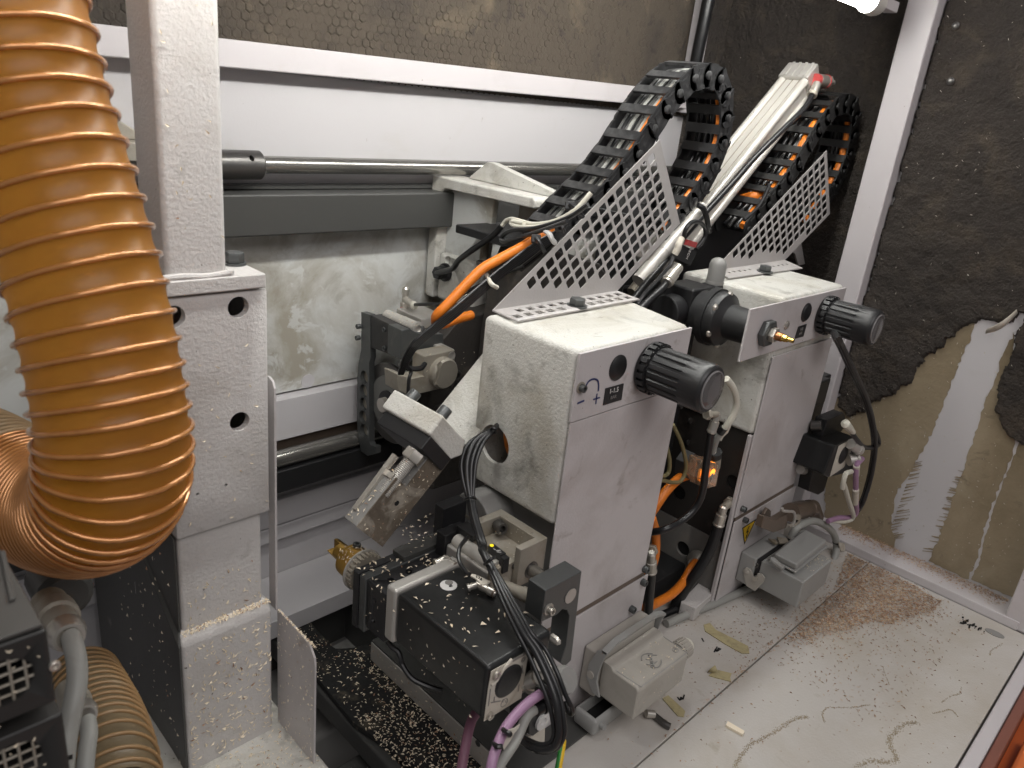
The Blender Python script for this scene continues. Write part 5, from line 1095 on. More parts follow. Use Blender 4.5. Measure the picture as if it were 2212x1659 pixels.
# ================================================================ FARTHER MOTOR AT BOX B
mb_ = thing('servo_motor', 'black motor in shadow at the right side of the farther control box', 'motor', (1.25,.42,.15))
yp = .415
fp_ = [at('y1', a, b, 'y', yp) for a, b in ((1012,1130),(1125,1082),(1140,1160),(1085,1230),(1030,1270),(985,1430),(1020,1500),(990,1600),(950,1625),(885,1600),(905,1500),(960,1300))]
MB().prism(fp_, (0,.02,0)).build('end_bracket', M['black'], mb_, bevel=.0012)
MB().prism([at('y1', a, b, 'y', .385) for a, b in ((1060,1300),(1190,1240),(1240,1290),(1180,1470),(1020,1510),(985,1490))], (0,.12,0)).build('casing', M['motor'], mb_, bevel=.003)
npb = MB().prism([at('y1', a, b, 'y', .3845) for a, b in ((1085,1300),(1170,1255),(1185,1290),(1120,1440),(1025,1505))], (0,-.0006,0)).build('name_plate', M['paper'], mb_)
c = at('y1', 1113, 1360, 'y', .384); MB().lathe(c, -Y, [(0,.0150),(.002,.0150),(.003,.013)], 28).build('rubber_disc', M['black'], mb_)
MB().box((1.195,.445,.30),(1.25,.56,.345)).box((1.195,.46,.16),(1.29,.60,.34)).build('carriage', M['black'], mb_, bevel=.003)
MB().cyl(at('y1',905,1165,'y',.435), at('y1',975,1165,'y',.420), .009, 18).build('guide_rod', M['dsteel'], mb_)
MB().cyl(at('y1',830,1455,'y',.43), at('y1',905,1465,'y',.43), .008, 14).build('cross_rod', M['alu'], mb_)
for a, b, a2, b2, r in ((1165,1285,1225,1330,.0082),(1150,1395,1215,1385,.0088)):
    p, q_ = at('y1', a, b, 'y', .378), at('y1', a2, b2, 'y', .368); MB().lathe(p, q_-p, [(0,r*1.1),(.3,r*1.1),(.32,r),(.7,r),(.72,r*1.15),(1,r*1.1)], 18, True, True).build('plug_socket', M['alu'], mb_)
for k, (oy, ox) in enumerate(((0,0),(8,4),(-6,12))):
    pts = [at('y1', a+ox, b+oy, 'y', .372-.004*k) for a, b in ((1062,575),(1095,640),(1150,760),(1215,890),(1265,1010),(1300,1140),(1318,1280),(1305,1420),(1275,1560),(1230,1690))]+[at('y7', 590+ox, 210+oy, 'y', .376)]
    tag(MB().tube([at('y1',1045,540,'y',.435)]+pts, .0042, 10).build('cable', M['rubber']), ('left','middle','outermost')[(0,2,1)[k]]+' black cable of the long loop below the farther pressure knob', 'cable', 'black looped cables at the farther motor')
tag(MB().tube([at('y1',1150,1175,'y',.375), at('y1',1200,1250,'y',.37), at('y1',1250,1305,'y',.368), at('y1',1310,1310,'y',.368), at('y1',1350,1290,'y',.37), at('y1',1345,1240,'y',.372), at('y1',1318,1180,'y',.373)], .0040, 10).build('cable', M['rubber']), 'short black cable looping up behind the silver plug sockets', 'cable')
MB().lathe(at('y1',1125,1145,'y',.376), at('y1',1180,1210,'y',.372)-at('y1',1125,1145,'y',.376), [(0,.002),(.1,.007),(.6,.006),(1,.0045)], 12, True, True).build('cable_boot', M['wcable'], mb_)
pu = [at('y1',1240,1385,'y',.366), at('y1',1205,1430,'y',.362), at('y1',1200,1520,'y',.362), at('y1',1200,1640,'y',.364), at('y7',600,150,'y',.366), at('y7',600,215,'y',.370), at('y7',560,240,'y',.374), at('y7',500,243,'y',.378), at('y7',440,262,'y',.385)]
tag(MB().tube(pu, .0046, 12).build('cable', M['pcable']), 'purple cable hanging from the farther motor down to the bed corner', 'cable')
gr = [at('y1',1170,1470,'y',.362), at('y1',1130,1490,'y',.360), at('y1',1112,1580,'y',.360), at('y7',530,50,'y',.362), at('y7',560,150,'y',.364), at('y7',585,235,'y',.368), at('y7',540,262,'y',.374), at('y7',450,258,'y',.385)]
tag(MB().tube(gr, .0040, 12).build('cable', M['wcable']), 'pale grey cable hanging beside the purple one at the farther motor', 'cable')
for k, (a, b, a2, b2) in enumerate(((1205,1430,1200,1495),(1200,1590,1195,1680))):
    p, q_ = at('y1', a, b, 'y', .3615), at('y1', a2, b2, 'y', .3635); MB_ = MB().lathe(p, q_-p, [(0,.0054),(1,.0054)], 14, True, True)
    tag(MB_.build('cable_marker', M['paper']), ('upper','lower')[k]+' cream marker sleeve on the hanging purple cable', 'label')
# ================================================================ BETWEEN THE BOXES
yy = .45
def ofit(label, a, b, c, r):
    t = thing('elbow_fitting', label, 'air fitting', b)
    MB().cyl(a, b, r*.95, 18).build('threaded_end', M['alud'], t); MB().hexa(a, a.lerp(b, .3), r*1.5).build('hex_base', M['alud'], t)
    MB().lathe(b, c-b, [(-.12,r*.6),(-.05,r),(.35,r),(.37,r*1.3),(.85,r*1.3),(.87,r*1.42),(.93,r*1.42),(.95,r*1.2),(1,r*1.1)], 20, True, True).build('fitting_body', M['steel'], t)
    return c
e1 = ofit('nickel elbow fitting just under the nearer pressure knob', at('q7',455,262,'y',.44), at('q7',530,262,'y',.435), at('q7',487,385,'y',.436), .0047)
tag(MB().tube([e1, at('q7',470,500,'y',.437), at('q7',450,640,'y',.437), at('q7',430,780,'y',.437), at('q7',385,880,'y',.44), at('q7',290,970,'y',.445), at('q7',180,1025,'y',.45), at('q7',80,1045,'y',.47)], .0050, 12).build('air_hose', M['rubber']), 'black air hose curving from the upper elbow fitting back to the nearer box', 'hose')
e2 = ofit('nickel elbow fitting on the side of the farther box frame', at('q7',620,840,'y',.452), at('q7',570,880,'y',.450), at('q7',535,1000,'y',.452), .0064)
tag(MB().tube([e2, at('q7',505,1100,'y',.452), at('q7',450,1220,'y',.455), at('q7',380,1330,'y',.46), at('q7',310,1430,'y',.468), at('q7',250,1530,'y',.475), at('q7',200,1640,'y',.48)], .0084, 14).build('air_hose', M['rubber']), 'thick black hose sweeping down from the lower elbow fitting to the bed', 'hose')
e3 = ofit('nickel fitting at the lower right edge of the nearer box', at('q7',95,1160,'y',.47), at('q7',92,1190,'y',.445), at('q7',88,1310,'y',.447), .0060)
tag(MB().tube([e3, at('q7',80,1400,'y',.448), at('q7',72,1500,'y',.450), at('q7',65,1640,'y',.452)], .0074, 14).build('air_hose', M['rubber']), 'black hose dropping along the right edge of the nearer box', 'hose')
def ocab(label, pts, r=.0090): tag(MB().tube(pts, r, 14).build('cable', M['ocable']), label, 'cable')
ocab('orange cable sloping behind the glowing clear block', [at('q7',330,665,'y',.50), at('q7',270,690,'y',.50), at('q7',190,770,'y',.50), at('q7',120,870,'y',.50), at('q7',60,960,'y',.51), at('q7',20,1010,'y',.52)], .0072)
ocab('orange cable running down beside the lower hose fitting of the nearer box', [at('q7',95,950,'y',.475), at('q7',118,1040,'y',.475), at('q7',122,1130,'y',.475), at('q7',112,1220,'y',.475), at('q7',70,1330,'y',.475)], .0064)
ocab('orange cable looping from the round gland down to the bed between boxes', [at('q7',395,1235,'x',.985), at('q7',360,1275,'y',.475), at('q7',305,1370,'y',.472), at('q7',230,1450,'y',.468), at('q7',130,1510,'y',.465), at('q7',40,1550,'y',.465), at('q7',-30,1560,'y',.468)], .0070)
gg = thing('round_gland', 'round nickel cable gland low on the farther box frame', 'cable gland', at('q7', 395, 1225, 'x', .99))
p = at('q7', 400, 1222, 'x', .9945); MB().lathe(p, V((-1,-.35,0)), [(0,.0165),(.006,.0165),(.012,.014),(.018,.0115)], 22).build('gland_body', M['steel'], gg)
for nm, pts in (('olive tube looping in front of the valve block, longer loop', ((235,330),(290,450),(318,560),(318,640),(285,705),(225,712),(165,700),(120,720))), ('olive tube looping in front of the valve block, shorter loop', ((195,480),(212,560),(208,640),(180,668),(150,670)))):
    tag(MB().tube([at('q7', a, b, 'y', .49) for a, b in pts], .0029, 10).build('tube', mat('olive_tube', (.20,.17,.08), .45) if 'olive' not in M else M['olive']), nm, 'tube')
wv = [at('q7',590,25,'y',.44), at('q7',630,80,'y',.437), at('q7',657,160,'y',.436), at('q7',645,240,'y',.437), at('q7',610,310,'y',.44), at('q7',575,355,'y',.445)]
tag(MB().tube(wv, .0046, 12).build('cable', M['wcable']), 'white cable bowing out behind the nearer gauge', 'cable')
tag(MB().tube([at('q7',575,355,'y',.445), at('q7',540,400,'y',.45), at('q7',515,450,'y',.455), at('q7',500,510,'y',.46)], .0046, 12).build('cable', M['gcable']), 'grey cable end entering the plug with the amber light', 'cable')
tag(MB().lathe(at('q7',575,350,'y',.4448), at('q7',548,385,'y',.449)-at('q7',575,350,'y',.4448), [(0,.0056),(1,.0056)], 14, True, True).build('cable_tie', M['rubber']), 'black tie on the white cable behind the nearer gauge', 'cable tie')
tag(MB().prism([at('q7', a, b, 'y', .4475) for a, b in ((590,365),(620,342),(600,385),(572,410),(555,440),(548,425),(568,395))], (0,.0012,0)).build('wire_tag', M['paper']), 'crumpled white tag beside the tie on the white cable', 'tag')
vp = thing('valve_plug', 'clear plug block with glowing amber light between the boxes', 'connector', at('q7', 440, 650, 'y', .46))
yv = .462
MB().prism([at('q7', a, b, 'y', yv) for a, b in ((455,575),(552,590),(520,738),(455,755),(432,700))], (0,.028,0)).build('clear_block', M['clear'], vp, bevel=.0008)
MB().prism([at('q7', a, b, 'y', yv+.030) for a, b in ((440,560),(455,570),(430,735),(320,680),(330,590),(380,520))], (0,.02,0)).build('valve_coil', M['dial'], vp, bevel=.001)
p = at('q7', 470, 635, 'y', yv+.010); MB().lathe(p, -Y, [(0,.0058),(.004,.0058),(.006,.003)], 16).build('amber_lamp', M['led'], vp)
p = at('q7', 445, 640, 'y', yv+.012); MB().box(p-V((.005,0,.007)), p+V((.003,.003,.007))).build('amber_glow_plate', mat('amber_plate', (.8,.3,.03), .4, emit=(1,.3,.02,.25)), vp)
pr = []
for k in range(5): pr += [(k/5, .0098), ((k+.6)/5, .0086)]
a, b = at('q7', 505, 605, 'y', yv+.010), at('q7', 512, 540, 'y', yv+.008)
MB().lathe(a, b-a, pr, 18, True, True).build('plug_neck', M['alud'], vp); MB().cyl(b, b+(b-a)*.5, .0100, 18).build('plug_collar', M['black'], vp)
p = at('q7', 493, 668, 'y', yv); MB().pan(p, -Y, .0040, .0015).build('screw', M['steel'], vp)
ft_ = [at('q7', a, b, 'z', .022) for a, b in ((285,1515),(385,1560),(500,1455),(560,1390),(430,1360)) ]
tag(MB().prism([V((p.x,p.y,.001)) for p in ft_], (0,0,.024)).build('cast_ledge', M['paint'], bevel=.004), 'cream cast ledge on the bed beside the farther box edge', 'ledge')
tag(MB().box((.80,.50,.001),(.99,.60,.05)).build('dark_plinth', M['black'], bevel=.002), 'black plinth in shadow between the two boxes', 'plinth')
vb = thing('valve_block', 'black valve terminal in shadow behind the nearer gauge', 'valve block', (.88,.56,.2))
MB().box((.80,.545,.17),(.955,.62,.44)).build('valve_body', M['black'], vb, bevel=.003)
for a, b in ((285,205),(345,300),(330,445)): p = at('q7', a, b, 'y', .5445); MB().cyl(p, p-Y*.003, .0045, 14).build('valve_screw', M['dsteel'], vb)
flc = [at('q7', a, b, 'z', .0065) for a, b in ((190,1650),(330,1590),(480,1530),(620,1470),(760,1410),(900,1370))]
tag(MB().tube([V((p.x,p.y,.0068)) for p in flc], .0064, 12).build('cable', M['gcable']), 'grey cable lying on the bed in front of the farther box', 'cable')
tag(MB().tube([V((p.x-.01,p.y+.02,.0068)) for p in flc], .0060, 12).build('cable', M['rubber']), 'black cable lying on the bed behind the grey floor cable', 'cable')
# ================================================================ CABLE BUNDLE FROM THE SIDE HOLE
def bundle(offs, label, r, end):
    o = offs
    P = [V((.62,.552,.392)), V((.575+o*.001,.548,.385))]
    P += [dep('q4', 1478+o*6, 395+abs(o)*3, .835), dep('q4', 1322+o*34, 500+abs(o)*8, .822), dep('q4', 1245+o*36, 690, .812), dep('q4', 1240+o*27, 880, .806), dep('q4', 1262+o*13, 1060, .800), dep('q4', 1300+o*13, 1250, .79), dep('q4', 1375+o*14, 1500, .775)]
    P += [dep('q5', 500+o*13, 560, .755), dep('q5', 590+o*15, 740, .742), dep('q5', 700+o*25, 960, .725), dep('q5', 835+o*36, 1230, .708), dep('q5', 965+o*40, 1480, .695)]
    P += end
    tag(MB().tube(P, r, 12).build('cable', M['rubber']), label, 'cable', 'black cables from the side hole')
bundle(-1.9, 'leftmost black cable leaving the round side hole of the nearer box', .0022, [dep('q6', 760, 330, .69), dep('q6', 890, 620, .682), dep('q6', 1000, 900, .676), dep('q6', 1045, 1100, .674), dep('q6', 1060, 1270, .674), dep('q6', 1010, 1370, .676), dep('q6', 900, 1385, .68), dep('q6', 780, 1340, .69), dep('q6', 690, 1290, .70)])
bundle(-.4, 'thick black cable in the middle of the bundle from the side hole', .0033, [dep('q6', 840, 300, .688), dep('q6', 990, 620, .678), dep('q6', 1080, 880, .672), dep('q6', 1110, 1080, .670), dep('q6', 1120, 1260, .670), dep('q6', 1070, 1400, .672), dep('q6', 950, 1445, .676), dep('q6', 810, 1420, .684), dep('q6', 700, 1350, .695)])
bundle(.9, 'second black cable from the right in the bundle from the side hole', .0025, [dep('q6', 900, 300, .69), dep('q6', 1050, 620, .68), dep('q6', 1140, 880, .675), dep('q6', 1170, 1080, .672), dep('q6', 1180, 1260, .672), dep('q6', 1120, 1400, .674), dep('q6', 1010, 1470, .68), dep('q6', 860, 1460, .69)])
bundle(2.0, 'rightmost black cable of the bundle from the side hole', .0022, [dep('q6', 960, 280, .695), dep('q6', 1100, 560, .685), dep('q6', 1200, 820, .682), dep('q6', 1270, 960, .685), dep('q6', 1275, 1030, .690), dep('q6', 1225, 1010, .70), dep('q6', 1190, 900, .71)])
tag(MB().tube([V((.66,.60,.46)), V((.60,.56,.405)), V((.585,.545,.362)), V((.60,.545,.33))], .0075, 14).build('cable', M['ocable']), 'orange cable seen inside the round side hole of the nearer box', 'cable')
def tie(k, pts, label, r=.0016, m='rubber', grp=None):
    tag(MB().tube([dep(k, *p) for p in pts], r, 8).build('cable_tie', M[m]), label, 'cable tie', grp)
tie('q4', ((1205,1065,.795),(1235,1045,.788),(1275,1040,.787),(1310,1055,.793)), 'black cable tie round the bundle just below the side hole')
tie('q5', ((520,710,.742),(560,680,.733),(600,650,.731),(640,635,.738)), 'black cable tie round the bundle beside the small yellow light')
tie('q4', ((1440,410,.835),(1470,385,.826),(1500,395,.826),(1495,430,.83)), 'black cable tie round the bundle at the mouth of the side hole')
# bundle passing the orange cable above the saw
oc = [at('q2',1600,985,'y',.615), at('q2',1450,1080,'y',.618), at('q2',1200,1240,'y',.622), at('q2',900,1400,'y',.628), at('q2',680,1540,'y',.632), at('q1',1230,60,'y',.64), at('q1',1110,180,'y',.645), at('q1',1085,250,'y',.652), at('q1',1110,300,'y',.66), at('q1',1200,295,'y',.67), at('q1',1350,240,'y',.675), at('q1',1530,190,'y',.68)]
tag(MB().tube(oc, .0061, 14).build('cable', M['ocable']), 'thick orange cable running from the nearer chain down to the saw and doubling back', 'cable')
for k, o in enumerate((-2.2,-1.1,0,1.1,2.2)):
    P = [at('q3',20+o*6,880+o*12,'y',.60), at('q2',2000+o*8,790+o*22,'y',.605), at('q2',1700+o*5,1030+o*18,'y',.61), at('q2',1380+o*6,1230+o*20,'y',.615), at('q2',1050+o*8,1480+o*18,'y',.62), at('q2',850+o*8,1640+o*18,'y',.625), at('q1',1330+o*14,150+o*16,'y',.63), at('q1',1130+o*12,310+o*13,'y',.64), at('q1',980+o*14,430+o*10,'y',.645), at('q1',830+o*16,560+o*6,'y',.65), at('q1',740+o*14,690+o*4,'y',.66), at('q1',685+o*14,820,'y',.67), at('q1',650+o*12,930,'y',.68)]
    if k == 4: P = P[:-1]+[at('q1',770,900,'y',.675), at('q1',745,1010,'y',.672), at('q1',735,1200,'y',.674)]
    tag(MB().tube(P, .0023, 10).build('cable', M['rubber']), ('uppermost','second','third','fourth','lowest')[k]+' black cable of the bundle running under the orange cable to the saw head', 'cable', 'black cables bundled to the saw head')
tie('q2', ((1500,1010,.86),(1570,1060,.845),(1605,1130,.845),(1640,1170,.86)), 'white cable tie round the orange cable end', .0030, 'offwhite')
tag(MB().obox(dep('q2',1570,1110,.845), dep('q2',1620,1090,.845)-dep('q2',1570,1110,.845), dep('q2',1600,1160,.845)-dep('q2',1570,1110,.845), FW*.008).build('tie_head', M['offwhite'], bevel=.001), 'square white cable tie head beside the orange cable', 'cable tie')
for k, (a, b) in enumerate((((1400,1110),(1510,1290)),((1830,690),(2000,850)),((1700,960),(1760,1040)))):
    p, q_ = dep('q2', *a, .855 if k != 1 else .85), dep('q2', *b, .86 if k != 1 else .85)
    ct = thing('cable_tie', ('black cable tie below the white tie on the cable bundle','grey black cable tie at the foot of the nearer chain','small black cable tie beside the upper edge of the nearer guard')[k], 'cable tie', p)
    MB().tube([p, (p+q_)/2-FW*.006, q_], .0024, 8).build('strap', M['rubber'], ct); MB().obox(p-RT*.005-DN*.004, RT*.011, DN*.009, FW*.008).build('head', M['black'], ct, bevel=.001)
tie('q1', ((915,350,.90),(935,400,.885),(985,420,.885),(1040,410,.895)), 'black cable tie round the bundle above the saw block', .0026)
tie('q1', ((640,810,.945),(700,850,.925),(800,870,.925),(900,860,.93),(945,810,.94)), 'thick black loop tied round the bundle at the saw head', .0034)
tie('z5', ((1438,470,.90),(1470,500,.89),(1490,495,.895)), 'light grey cable tie on the black bundle above the air fitting', .0024, 'wcable')
tie('z5', ((1570,330,.89),(1600,390,.878),(1640,415,.885)), 'pale cable tie on the black bundle nearer the guard', .0028, 'wcable')
# ================================================================ CABLES AT THE NEAR MOTOR FRONT
pc = [dep('q6', 905, 800, .690), dep('q6', 800, 870, .684), dep('q6', 700, 955, .678), dep('q6', 600, 1060, .670), dep('q6', 510, 1180, .662), dep('q6', 440, 1310, .655), dep('q6', 390, 1440, .648), dep('q6', 350, 1560, .642), dep('q6', 320, 1720, .638)]
tag(MB().tube(pc, .0046, 14).build('cable', M['pcable']), 'purple cable coming from the near motor plug at the photo bottom', 'cable')
wc = [dep('q6', 835, 985, .690), dep('q6', 770, 1030, .684), dep('q6', 720, 1110, .680), dep('q6', 670, 1230, .676), dep('q6', 600, 1370, .668), dep('q6', 520, 1490, .66), dep('q6', 440, 1610, .652), dep('q6', 390, 1720, .645)]
tag(MB().tube(wc, .0046, 14).build('cable', M['gcable']), 'grey cable beside the purple one at the near motor plug', 'cable')
pd = [dep('q6', 150, 1030, .75), dep('q6', 105, 1110, .745), dep('q6', 70, 1230, .738), dep('q6', 40, 1380, .73), dep('q6', 10, 1540, .722), dep('q6', -20, 1720, .715)]
tag(MB().tube(pd, .0050, 14).build('cable', mat('dusty_purple', (.20,.085,.13), .5, dirt=[((.35,.25,.2),40,.6,.75,.6)])), 'darker dusty purple cable hanging under the near motor', 'cable')
yg = [dep('q6', 1160, 1330, .70), dep('q6', 1150, 1420, .695), dep('q6', 1130, 1530, .69), dep('q6', 1095, 1720, .685)]
eg = thing('earth_wire', 'green and yellow earth wire hanging at the photo bottom', 'wire', yg[0])
MB().tube(yg, .0028, 12).build('green_half', M['green'], eg); MB().tube([p+RT*.0014-FW*.0008 for p in yg], .0021, 10).build('yellow_half', M['yellow'], eg)
def plugc(label, pts, r, ms):
    t = thing('motor_plug', label, 'connector', pts[0])
    for i in range(len(pts)-1):
        a, b = pts[i], pts[i+1]; pr = [(0,r[i]*.92),(.06,r[i]),(.94,r[i]),(1,r[i]*.92)]
        MB().lathe(a, b-a, pr, 20, True, True).build(('plug_sleeve','plug_body','plug_nut')[i % 3], M[ms[i]], t)
plugc('black plug sleeve feeding the near purple cable', [dep('q6',890,800,.692), dep('q6',965,745,.697), dep('q6',1060,690,.703)], [.0068,.0085], ['rubber','gun'])
plugc('black plug feeding the near grey cable', [dep('q6',840,985,.692), dep('q6',920,940,.697), dep('q6',1010,890,.703)], [.0066,.0080], ['rubber','rubber'])
so = thing('plug_socket', 'ribbed nickel plug socket on the near motor front', 'connector', dep('q6',790,640,.715))
a, b = dep('q6',770,650,.722), dep('q6',930,590,.704); pr = [(0,.0115),(.1,.0115),(.12,.0095)]
for k in range(6): pr += [(.2+k*.1,.0098),(.25+k*.1,.0088)]
MB().lathe(a, b-a, pr+[(.85,.0102),(1,.0102)], 20, True, True).build('socket_body', M['steel'], so, smooth=20)
so2 = thing('plug_socket', 'second nickel plug socket partly behind the cable bundle at the near motor', 'connector', dep('q6',850,440,.72))
a, b = dep('q6',815,455,.728), dep('q6',940,420,.708); MB().lathe(a, b-a, [(0,.011),(.3,.011),(.33,.0085),(.7,.0085),(.72,.0102),(1,.010)], 20, True, True).build('socket_body', M['alu'], so2)
tag(MB().lathe(dep('q6',1090,640,.712), dep('q6',1230,640,.700)-dep('q6',1090,640,.712), [(0,.0125),(.7,.0135),(1,.0115)], 20, True, True).build('plug_shell', M['gmid']), 'grey rounded plug shell between cable bundle and near connector hood', 'connector')
p = at('q6', 1045, 150, 'y', .3600)
dn_ = thing('dome_nut', 'bright dome nut at the front corner of the near motor', 'nut', p); MB().hexa(p+Y*.002, p-Y*.006, .0040).build('hex_part', M['steel'], dn_); MB().lathe(p-Y*.006, (0,-.004,0), [(0,.0034),(.002,.0030),(.004,.0008)], 16).build('dome', M['steel'], dn_)
wb = thing('sensor_block', 'small dark block with a white ring and beige plate below the near motor', 'sensor', at('q6', 880, 1130, 'y', .385))
MB().prism([at('q6', a, b, 'y', .385) for a, b in ((770,1130),(850,1010),(960,960),(955,1180),(815,1290),(770,1270))], (0,.03,0)).build('block', M['black'], wb, bevel=.001)
c = at('q6', 920, 1105, 'y', .3845); MB().lathe(c, -Y, [(0,.0105),(.003,.0105),(.003,.0048),(.0005,.0045)], 26).build('white_ring', M['offwhite'], wb)
MB().prism([at('q6', a, b, 'y', .390) for a, b in ((700,1300),(815,1290),(960,1190),(955,1350),(820,1480),(690,1400))], (0,.004,0)).build('beige_plate', M['paper'], wb, bevel=.0006)
pp_ = [dep('q6', a, b, .655) for a, b in ((520,1225),(600,1200),(665,1150),(655,1190),(600,1260),(560,1340),(480,1450),(470,1420),(465,1360),(480,1290))]
tag(MB().prism(pp_, FW*.0015).build('torn_label', M['paper']), 'torn cream label tied round the purple cable at the photo bottom', 'tag')
tie('q6', ((455,1195,.664),(500,1240,.650),(550,1265,.648),(545,1275,.654)), 'upper black cable tie on the near purple cable', .0024)
tie('q6', ((365,1370,.654),(400,1410,.641),(455,1410,.642)), 'lower black cable tie on the near purple cable', .0024)
# bed edge trim with holes below the motor
p = at('y5', 300, 1520, 'x', .5158); tag(MB().cyl(p, p-X*.0006, .0042, 16).build('edge_screw', M['gun']), 'dark screw in the bright bed edge below the near motor', 'screw')
# ================================================================ THINGS ON THE BED
def strip(name, pts, k, m, label, cat, h=.0012, z=.0004):
    P = [at(k, a, b, 'z', z) for a, b in pts]; tag(MB().prism(P, (0,0,h)).build(name, M[m], smooth=0), label, cat)
strip('tape_strip', ((870,850),(905,840),(940,880),(1040,930),(1122,972),(1128,1012),(1085,1012),(1000,965),(930,920),(877,886)), 'y6', 'tape', 'longest crumbly tape strip on the bed beside the letter M', 'tape')
strip('tape_strip', ((898,1138),(930,1105),(955,1108),(1028,1126),(1020,1150),(1024,1172),(945,1152)), 'y6', 'tape', 'short pale yellow tape scrap near the bed seam', 'tape')
fl = MB().add([at('y6',892,1120,'z',.001), at('y6',938,1112,'z',.001), at('y6',948,1110,'z',.010), at('y6',935,1076,'z',.016), at('y6',905,1100,'z',.008)], [(0,1,2,4),(2,3,4)]).build('tape_curl', M['tape']); fl.modifiers.new('s','SOLIDIFY').thickness = .0006
tag(fl, 'curled up end of the short tape scrap', 'tape')
strip('tape_strip', ((636,1268),(668,1250),(715,1292),(765,1340),(757,1372),(722,1366),(690,1330)), 'y6', 'tape', 'burnt brown tape strip by the letter W under the near connector hood', 'tape')
strip('wood_strip', ((1003,1406),(1098,1462),(1088,1482),(992,1428)), 'y6', 'wood', 'small flat wooden strip alone on the bed plate', 'wood strip', .004)
hk = thing('metal_hook', 'small dark metal hook lying under the corner of the near connector hood', 'hook', at('y6', 600, 1370, 'z', .005))
MB().cyl(at('y6',545,1350,'z',.010), at('y6',590,1355,'z',.008), .0050, 16).build('nut', M['steel'], hk); MB().tube([at('y6', a, b, 'z', .005) for a, b in ((590,1362),(620,1385),(650,1410),(680,1425))], .0045, 10).build('shank', M['dsteel'], hk)
lp = MB().tube([at('y6', a, b, 'z', .004) for a, b in ((620,1400),(640,1385),(665,1400),(672,1420),(650,1425),(630,1412))], .0012, 6); lp.build('loop', M['dsteel'], hk)
mk = MB()
ext = (0,0,.0003)
stroke('y6', [(930,1003),(938,985),(944,1000),(955,980),(965,990)], .0010, 'z', .0003, ext, 4); stroke('y6', [(932,1000),(945,975)], .0009, 'z', .0003, ext); stroke('y6', [(952,996),(966,984)], .0008, 'z', .0003, ext)
stroke('y6', [(722,1258),(735,1275),(742,1258),(752,1270),(760,1245)], .0010, 'z', .0003, ext, 4); stroke('y6', [(735,1275),(752,1268)], .0007, 'z', .0003, ext); stroke('y6', [(860,925),(869,942)], .0010, 'z', .0003, ext)
mk.build('pen_letters', M['marker'], smooth=0, kind='stuff')
sd = MB(); rr = random.Random(3)
def stain(k, pts, w, dens):
    P = spline([at(k, a, b, 'z', .0002) for a, b in pts], 12)
    for a, b in zip(P, P[1:]):
        for _ in range(dens):
            c = a.lerp(b, rr.random())+V((rr.gauss(0,w), rr.gauss(0,w), 0)); s_ = rr.uniform(.0003,.0012); t = rr.random()*6
            sd.prism([c+V((math.cos(t+j*1.57)*s_*(1 if j % 2 else .5), math.sin(t+j*1.57)*s_*(1 if j % 2 else .5), 0)) for j in range(4)], (0,0,.0002))
stain('y6', [(1040,1659),(1080,1590),(1130,1530),(1200,1495),(1270,1455),(1340,1410),(1400,1378),(1460,1368)], .0016, 7)
stain('y7', [(600,1650),(680,1620),(760,1625),(830,1610),(800,1540),(790,1490),(830,1450),(880,1410),(950,1400)], .0022, 8)
stain('y7', [(420,1400),(410,1350),(440,1318),(540,1318),(620,1310),(680,1300)], .0007, 3)
stain('y7', [(1040,1350),(1100,1335),(1140,1330),(1180,1370)], .0006, 3)
stain('y7', [(1080,1290),(1140,1250),(1180,1240),(1200,1200)], .0006, 2)
stain('y7', [(1355,1020),(1370,990),(1430,955)], .0006, 3); stain('y7', [(750,1080),(770,1140),(790,1190)], .0003, 2)
sd.build('dirt_stains', mat('dried_dirt', (.33,.27,.18), .8), smooth=0, kind='stuff')
# ================================================================ SHAVINGS
class Flakes:
    def __init__(s): s.mb = [MB(), MB()]
    def put(s, p, n, L, asp=.4, red=.4, r=random):
        n = V(n).normalized(); t = n.cross(V((.3,.5,.8))).normalized(); b = n.cross(t); a = r.random()*6.283
        u = t*math.cos(a)+b*math.sin(a); w = n.cross(u); n2 = (n+u*r.uniform(-.35,.35)+w*r.uniform(-.35,.35)).normalized(); h = L*r.uniform(.08,.45); k = r.uniform(-.25,.25)
        p = V(p)+n*(L*.12+.0003); q = L*asp*.5
        vs = [p-u*L*.5, p+w*q+u*L*k+n2*h, p+u*L*.5+n2*h*.3, p-w*q*r.uniform(.4,1)+u*L*k*.5+n2*h*.6]
        m = s.mb[0] if r.random() > red else s.mb[1]; m.add(vs, [(0,1,2),(0,2,3)])
    def build(s, name, m='wood'):
        s.mb[0].build(name, M[m], smooth=0, kind='stuff'); s.mb[1].build(name+'_dark', M['woodr'], smooth=0, kind='stuff') if s.mb[1].v else None
rr = random.Random(21)
def inpoly(x, y, P):
    s = False
    for i in range(len(P)):
        a, b = P[i], P[i-1]
        if (a.y > y) != (b.y > y) and x < (b.x-a.x)*(y-a.y)/(b.y-a.y)+a.x: s = not s
    return s
F = Flakes()
pile = [at('y7', a, b, 'z', 0) for a, b in ((560,420),(690,480),(860,590),(1075,720),(1040,775),(900,810),(800,850),(680,835),(560,880),(400,900),(250,945),(190,960),(330,800),(470,660))]
tail = [at('y7', a, b, 'z', 0) for a, b in ((500,900),(250,950),(60,1060),(-60,1140),(-70,1110),(120,960),(330,800))]
xs = [p.x for p in pile]; ys = [p.y for p in pile]
dm_ = MB(); n_ = 0
